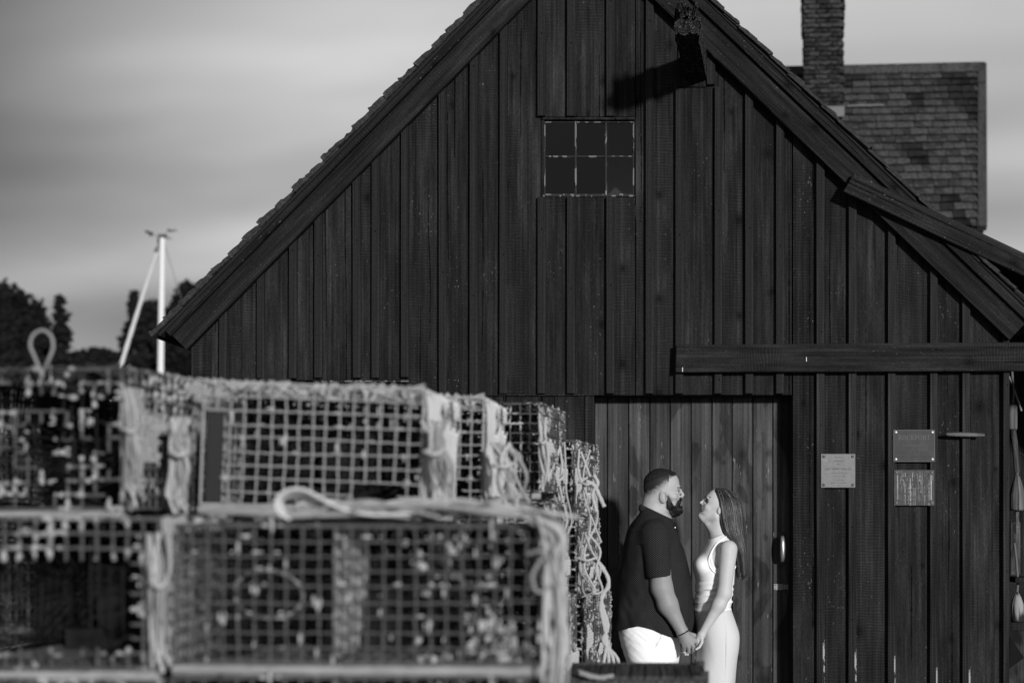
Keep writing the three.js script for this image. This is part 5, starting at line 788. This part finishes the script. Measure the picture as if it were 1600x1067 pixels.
// ---------------------------------------------------------------- house behind: shingled roof and brick chimney
{
  const ZE = 15, e = at(1541, 355, ZE), house = thing('house', 'grey shingled house with a brick chimney standing behind the shed', 'house', [e[0], 0, -ZE]); house.rotation.y = -0.07;
  const eave = e[1], rise = 2.17, run = 1.5, sl = Math.hypot(rise, run), tilt = Math.atan2(rise, run), R = rng(51);
  const deck = new THREE.BoxGeometry(4.2, sl + 0.06, 0.05); deck.translate(-2.12, sl / 2, -0.045); deck.rotateX(-(Math.PI / 2 - tilt)); deck.translate(0, eave, 0);
  const roof = part('roof', deck, M.dark, house);
  const bk = new THREE.BoxGeometry(4.2, sl + 0.04, 0.05); bk.translate(-1.86, -sl / 2, 0.0); bk.rotateX(Math.PI / 2 - tilt); bk.translate(0, eave + rise + 0.0, -run - 0.03); part('back_slope', bk, M.shingle, house);
  const shapes = [0, 1, 2, 3].map((k) => { const w = [0.15, 0.2, 0.13, 0.22][k], g = prism(rect(0, 0, w - 0.006, 0.19), 0, 0.009, [k * 0.31, k * 0.2], 0.002), p = g.attributes.position; for (let q = 0; q < p.count; q++) p.setY(q, p.getY(q) - (p.getY(q) < 0.02 ? 0.007 * Math.sin(k * 5 + p.getX(q) * 60) : 0)); return [w, g]; });
  const N = 22, ex = sl / N, roofM = [M.roofA, M.roofB, M.roofC];
  for (let r = 0; r < N; r++) {
    const y = r * ex; let x = 0.26 * r / N + 0.02 * (R() - 0.5);
    while (x > -2.75 + 1.1 * (1 - r / N)) {
      const [w, g] = shapes[Math.floor(R() * 4)]; x -= w;
      const dk = fbm(x * 2.4 + 7, r * 0.12, 57, 3) + (x < -1.2 && r > 14 ? 0.16 : 0), s = new THREE.Mesh(g, dk > 0.7 ? M.roofD : roofM[Math.floor(R() * 3)]); s.name = 'shingle'; s.castShadow = s.receiveShadow = true;
      const m = new THREE.Matrix4().makeRotationX(-(Math.PI / 2 - tilt)).multiply(new THREE.Matrix4().makeTranslation(x, y, 0.026 + 0.006 * R())).multiply(new THREE.Matrix4().makeRotationX(-0.26));
      m.premultiply(new THREE.Matrix4().makeTranslation(0, eave, 0)); m.decompose(s.position, s.quaternion, s.scale); roof.add(s);
    }
  }
  { const g = new THREE.BoxGeometry(0.1, Math.hypot(sl, 0.25) + 0.02, 0.07), m = new THREE.Matrix4().makeTranslation(0, eave, 0).multiply(new THREE.Matrix4().makeRotationX(-(Math.PI / 2 - tilt))).multiply(new THREE.Matrix4().makeTranslation(0.085, sl / 2, 0.0)).multiply(new THREE.Matrix4().makeRotationZ(-0.25 / sl)); g.applyMatrix4(m); part('verge_board', g, M.roofC, roof); }
  const ridge = new MB(); for (let k = 0; k < 8; k++) { ridge.geo(prism(rect(-0.5 * (k + 1) + 0.004, 0, -0.5 * k, 0.13), 0, 0.02, [k * 0.3, 0.1], 0.003), new THREE.Matrix4().makeTranslation(0.235, eave + rise - 0.1, -run + 0.085).multiply(new THREE.Matrix4().makeRotationX(-0.35))); } part('ridge_board', ridge.build(), M.roofC, roof);
  part('wall', prism(rect(-4, 0, -0.12, eave + 0.02), -3, -0.3, [0, 0], 0), M.boardB, house); part('gable', prism([[-3, eave - 0.1], [-0.12, eave - 0.1], [-0.12, eave + 0.2], [-3, eave + 0.2]], -2.9, -0.25, [0, 0], 0), M.boardB, house);
  // chimney
  const cxp = (px) => (px - 1541) * (ZE + 1) / F + 0.03, x0 = -1.655, w = 0.415, yb = 6.02, ch = new THREE.Group(); ch.name = 'chimney'; ch.position.set(x0, 0, -0.98); house.add(ch);
  const core = new THREE.BoxGeometry(w - 0.03, 2.6, w - 0.03); core.translate(0, yb + 1.3, 0); part('mortar_core', core, M.mortar, ch);
  const bw = w / 3, bh = 0.052; const bricks = [0, 1, 2, 3].map((k) => { const g = new THREE.BoxGeometry(bw - 0.012, bh - 0.012, 0.06, 2, 1, 1), p = g.attributes.position, Q = rng(80 + k); for (let q = 0; q < p.count; q++) { p.setX(q, p.getX(q) + (Q() - 0.5) * 0.008); p.setY(q, p.getY(q) + (Q() - 0.5) * 0.009); p.setZ(q, p.getZ(q) + (Q() - 0.5) * 0.008); } const uv = g.attributes.uv; for (let q = 0; q < uv.count; q++) uv.setXY(q, uv.getX(q) * 0.14 + k * 0.21, uv.getY(q) * 0.05 + k * 0.37); g.computeVertexNormals(); return g; });
  const top = eave + rise + 1.45, nr = Math.floor((top - yb) / bh);
  for (let r = 0; r < nr; r++) for (const side of [0, 1, 2]) for (let k = 0; k < 3; k++) {
    const y = yb + (r + 0.5) * bh, out = y > 7.0 && y < 7.09 ? 0.012 : y > 7.09 ? 0.02 : 0, off = (k - 1) * bw + (r % 2 ? 0.022 : -0.022), b = new THREE.Mesh(bricks[Math.floor(R() * 4)], [M.brickA, M.brickB][Math.floor(R() * 2)]); b.name = 'brick'; b.castShadow = b.receiveShadow = true;
    const z = w / 2 - 0.022 + out + (R() - 0.5) * 0.01; if (side === 0) b.position.set(off, y, z); else { b.position.set((side === 1 ? 1 : -1) * z, y, off); b.rotation.y = Math.PI / 2; } ch.add(b);
  }
  part('flashing', prism(rect(-w / 2 - 0.02, yb - 0.02, w / 2 + 0.02, yb + 0.1), w / 2 + 0.03, w / 2 + 0.05), mat(0.1, 0.5, { metalness: 0.4 }), ch);
  const fl = new MB(); fl.geo(new THREE.BoxGeometry(0.4, 0.01, 0.02), M4(0.47, yb + 0.13, w / 2 - 0.06, 0, 0, 0.01)); part('flashing_strip', fl.build(), mat(0.16, 0.5), ch);
}
// ---------------------------------------------------------------- sailing boat at its mooring: mast, furled sail, rigging
{
  const Z = 30, P = (x, y, d = 0) => { const p = at(x, y, Z); return [p[0], p[1], p[2] + d]; }, b = P(250, 800), boat = thing('sailing_boat', 'moored sailing boat: white mast and slanting furled sail above the traps', 'boat', [b[0], -1.3, -Z]);
  const L = (x, y, d = 0) => { const p = P(x, y, d); return [p[0] - b[0], p[1] + 1.3, p[2] + Z]; }, white = mat(0.55, 0.4);
  const m = new MB(); m.tube([[0, 0.9, 0], L(250, 578), L(252.5, 372)], (t) => 0.076 - 0.02 * t, 14); part('mast', m.build(), white, boat);
  const f = new MB(), pts = []; for (let k = 0; k <= 30; k++) { const t = k / 30; pts.push(L(mix(244, 172, t) , mix(394, 625, t) + 6 * Math.sin(t * Math.PI) * -0.6)); } f.tube(pts, (t) => 0.016 + 0.03 * Math.sin(Math.min(1, t * 1.6 + 0.08) * Math.PI / 2) + 0.004 * Math.sin(t * 60), 8); part('furled_sail', f.build(), mat(0.45, 0.8), boat);
  const wires = new MB(); wires.tube([L(246, 382), L(244, 394)], 0.02, 6); wires.tube([L(251, 374), L(172, 625)], 0.007, 4); wires.tube([L(254, 374), L(274, 440), L(300, 520), L(330, 640)], 0.006, 4); wires.tube([L(249.6, 380), L(245.5, 578)], 0.006, 4); part('rigging', wires.build(), mat(0.1, 0.5), boat);
  const hd = new MB(); hd.geo(new THREE.BoxGeometry(0.16, 0.07, 0.1), M4(...L(253, 369))); hd.tube([L(247, 372), L(246.5, 380)], 0.03, 6); hd.tube([L(243.5, 388), L(242.5, 394)], 0.035, 6); hd.tube([L(254, 371), L(267, 373)], 0.013, 5); hd.tube([L(254, 371), L(256, 367)], 0.02, 6); part('masthead', hd.build(), mat(0.06, 0.5), boat);
  const v = new MB(); v.tube([L(247, 370), L(232, 364)], 0.005, 4); v.tube([L(226, 361), L(232, 363.5), L(236.5, 366.5)], (t) => 0.02 + 0.03 * t, 6); v.tube([L(253, 368), L(265, 361)], 0.005, 4); v.tube([L(261, 359), L(266, 360.5), L(275, 360)], (t) => 0.025 - 0.012 * t, 6); part('wind_vane', v.build(), mat(0.05, 0.5), boat);
  const hull = new THREE.SphereGeometry(1, 24, 12, 0, Math.PI * 2, Math.PI / 2, Math.PI / 2); hull.scale(3.6, 0.5, 1.05); hull.translate(0.3, 0.85, 0); part('hull', hull, white, boat); const dk = new THREE.CylinderGeometry(1, 1, 0.03, 24); dk.scale(3.6, 1, 1.05); dk.translate(0.3, 0.865, 0); part('deck', dk, mat(0.4), boat); const cb = new THREE.CapsuleGeometry(0.3, 1.6, 6, 12); cb.rotateZ(Math.PI / 2); cb.scale(1, 0.8, 1.6); cb.translate(0.9, 0.98, 0); part('cabin', cb, white, boat);
}
// ---------------------------------------------------------------- trees on the far shore
{
  const trunkM = mat(0.03, 0.95), leafM = new THREE.MeshPhysicalMaterial({ color: new THREE.Color().setRGB(0.013, 0.013, 0.013), roughness: 0.95, specularIntensity: 0.05, side: THREE.DoubleSide });
  const leaf = (mb, p, s, R) => { const a = R() * 6.3, t = R() * 2.2 - 0.6, u = [Math.cos(a) * s, (R() - 0.5) * s, Math.sin(a) * s], v = [-Math.sin(a) * s * 0.5 * Math.cos(t), s * 0.6 * Math.sin(t + 0.7), Math.cos(a) * s * 0.5 * Math.cos(t)]; mb.quad([p[0] - u[0], p[1] - u[1], p[2] - u[2]], [p[0] + v[0], p[1] + v[1], p[2] + v[2]], [p[0] + u[0], p[1] + u[1], p[2] + u[2]], [p[0] - v[0], p[1] - v[1], p[2] - v[2]]); };
  function broad(label, cat, lobes, Z, n, size, seed, base) {        // lobes: [px, py, rx, ry] in the picture
    const R = rng(seed), b = at(base, 800, Z), gy = Math.max(-1.2, hillY(-Z)) - 0.3, t = thing(cat === 'shrub' ? 'shrub' : 'broadleaf_tree', label, cat, [b[0], gy, -Z]), k = Z / F, mb = new MB(), tr = new MB();
    const tot = lobes.reduce((s, l) => s + l[2] * l[3], 0);
    for (const [px, py, rx, ry] of lobes) {
      const c = at(px, py, Z), o = [c[0] - b[0], c[1] - gy, 0];
      for (let q = 0; q < n * rx * ry / tot; q++) { const a = R() * 6.283, u = R() * 2 - 1, rr = Math.cbrt(0.25 + 0.75 * R()), w = Math.sqrt(1 - u * u), bump = 0.68 + 0.6 * n3(px + w * Math.cos(a) * 4, u * 4 + 9, w * Math.sin(a) * 4, seed); leaf(mb, [o[0] + rr * bump * rx * k * w * Math.cos(a), o[1] + rr * bump * ry * k * u, o[2] + rr * bump * rx * k * 0.8 * w * Math.sin(a)], size * (0.6 + 0.8 * R()), R); }
      tr.tube([[0, gy < 0 ? 0.6 : 0.3, 0], [o[0] * 0.4, o[1] * 0.5, 0.1], [o[0], o[1], o[2]]], (q) => (0.22 - 0.17 * q) * (cat === 'shrub' ? 0.3 : 1), 6);
    }
    tr.tube([[0, -0.4, 0], [0.05, 1.5, 0]], (q) => (0.3 - 0.08 * q) * (cat === 'shrub' ? 0.3 : 1), 8);
    part('crown', mb.build(), leafM, t); part('trunk', tr.build(), trunkM, t); return t;
  }
  function conifer(label, px, top, halfw, bottom, Z, seed) {
    const R = rng(seed), b = at(px, 800, Z), gy = Math.max(-1.2, hillY(-Z)) - 0.3, k = Z / F, H = at(px, top, Z)[1] - gy, y1 = at(px, bottom, Z)[1] - gy, t = thing('conifer_tree', label, 'tree', [b[0], gy, -Z]), mb = new MB(), tr = new MB();
    tr.tube([[0, 0, 0], [0.03, H * 0.5, 0], [0, H - 0.1, 0]], (q) => 0.24 * (1 - q) + 0.02, 7);
    for (let y = Math.min(y1, H * 0.5); y < H - 0.05; y += 0.17 + 0.24 * R()) {
      const f = (H - y) / (H - y1), reach = halfw * k * Math.pow(clamp(f), 0.8) * (0.5 + 0.75 * R()), nb = 4 + Math.floor(R() * 3), a0 = R() * 6;
      for (let q = 0; q < nb; q++) { const a = a0 + q / nb * 6.283 + R() * 0.5, l = reach * (0.4 + 0.85 * R()), dy = -0.22 * l + 0.22 * R(), e = [Math.cos(a) * l, y + dy, Math.sin(a) * l]; tr.tube([[0, y, 0], [e[0] * 0.6, y + dy * 0.8, e[2] * 0.6], e], 0.02, 3); const m = Math.ceil(l * 40) + 8; for (let s = 0; s < m; s++) { const g = 0.15 + 0.87 * R(); leaf(mb, [e[0] * g + (R() - 0.5) * 0.26, y + dy * g - R() * 0.2, e[2] * g + (R() - 0.5) * 0.26], 0.1 + 0.09 * R(), R); } }
    }
    part('crown', mb.build(), leafM, t); part('trunk', tr.build(), trunkM, t);
  }
  broad('large dark broadleaf tree at far left behind the traps', 'tree', [[-8, 520, 55, 80], [28, 505, 38, 48], [52, 530, 26, 48], [70, 555, 22, 40], [20, 570, 70, 40], [-20, 470, 40, 34]], 60, 9000, 0.17, 201, 10);
  conifer('pointed dark conifer beside the large broadleaf tree at far left', 93, 456, 30, 575, 58, 202);
  conifer('loose dark conifer left of the mast, behind the furled sail', 208, 457, 36, 580, 57, 203);
  broad('dark rounded tree between the conifer and the white mast', 'tree', [[236, 500, 24, 30], [228, 535, 34, 36], [252, 545, 40, 44]], 61, 6000, 0.16, 204, 240);
  broad('tall dark tree right of the mast beside the shed eave', 'tree', [[290, 490, 27, 40], [310, 478, 20, 34], [275, 520, 26, 40], [300, 560, 50, 55], [292, 455, 12, 16], [268, 535, 30, 44]], 60, 8500, 0.16, 205, 292);
  for (const [k, x, y, rx, ry] of [[0, 128, 562, 18, 15], [1, 152, 559, 17, 16], [2, 176, 566, 20, 18], [3, 110, 572, 20, 18]]) broad(['low dark shrub on the skyline right of the pointed conifer', 'low dark shrub in the middle of the skyline gap', 'low dark shrub on the skyline beside the loose conifer', 'low dark shrub at the foot of the pointed conifer'][k], 'shrub', [[x, y, rx, ry], [x + 8, y + 4, rx * 0.7, ry]], 74, 1400, 0.15, 210 + k, x);
  // the wood closes the view below the skyline
  const mb = new MB(), R = rng(220); for (let k = 0; k < 16000; k++) { const px = -60 + R() * 420, py = 572 + R() * R() * 130, Z = 70 + R() * 4, p = at(px, py, Z); leaf(mb, p, 0.2 + 0.14 * R(), R); }
  const w = solo('far_wood', mb.build(), leafM, 'dark wood along the far shore below the trees', 'wood'); w.userData.kind = 'stuff';
}
scene.traverse((o) => { if (o.isMesh) { o.castShadow = true; o.receiveShadow = true; } });
camera.updateProjectionMatrix();
renderer.render(scene, camera);
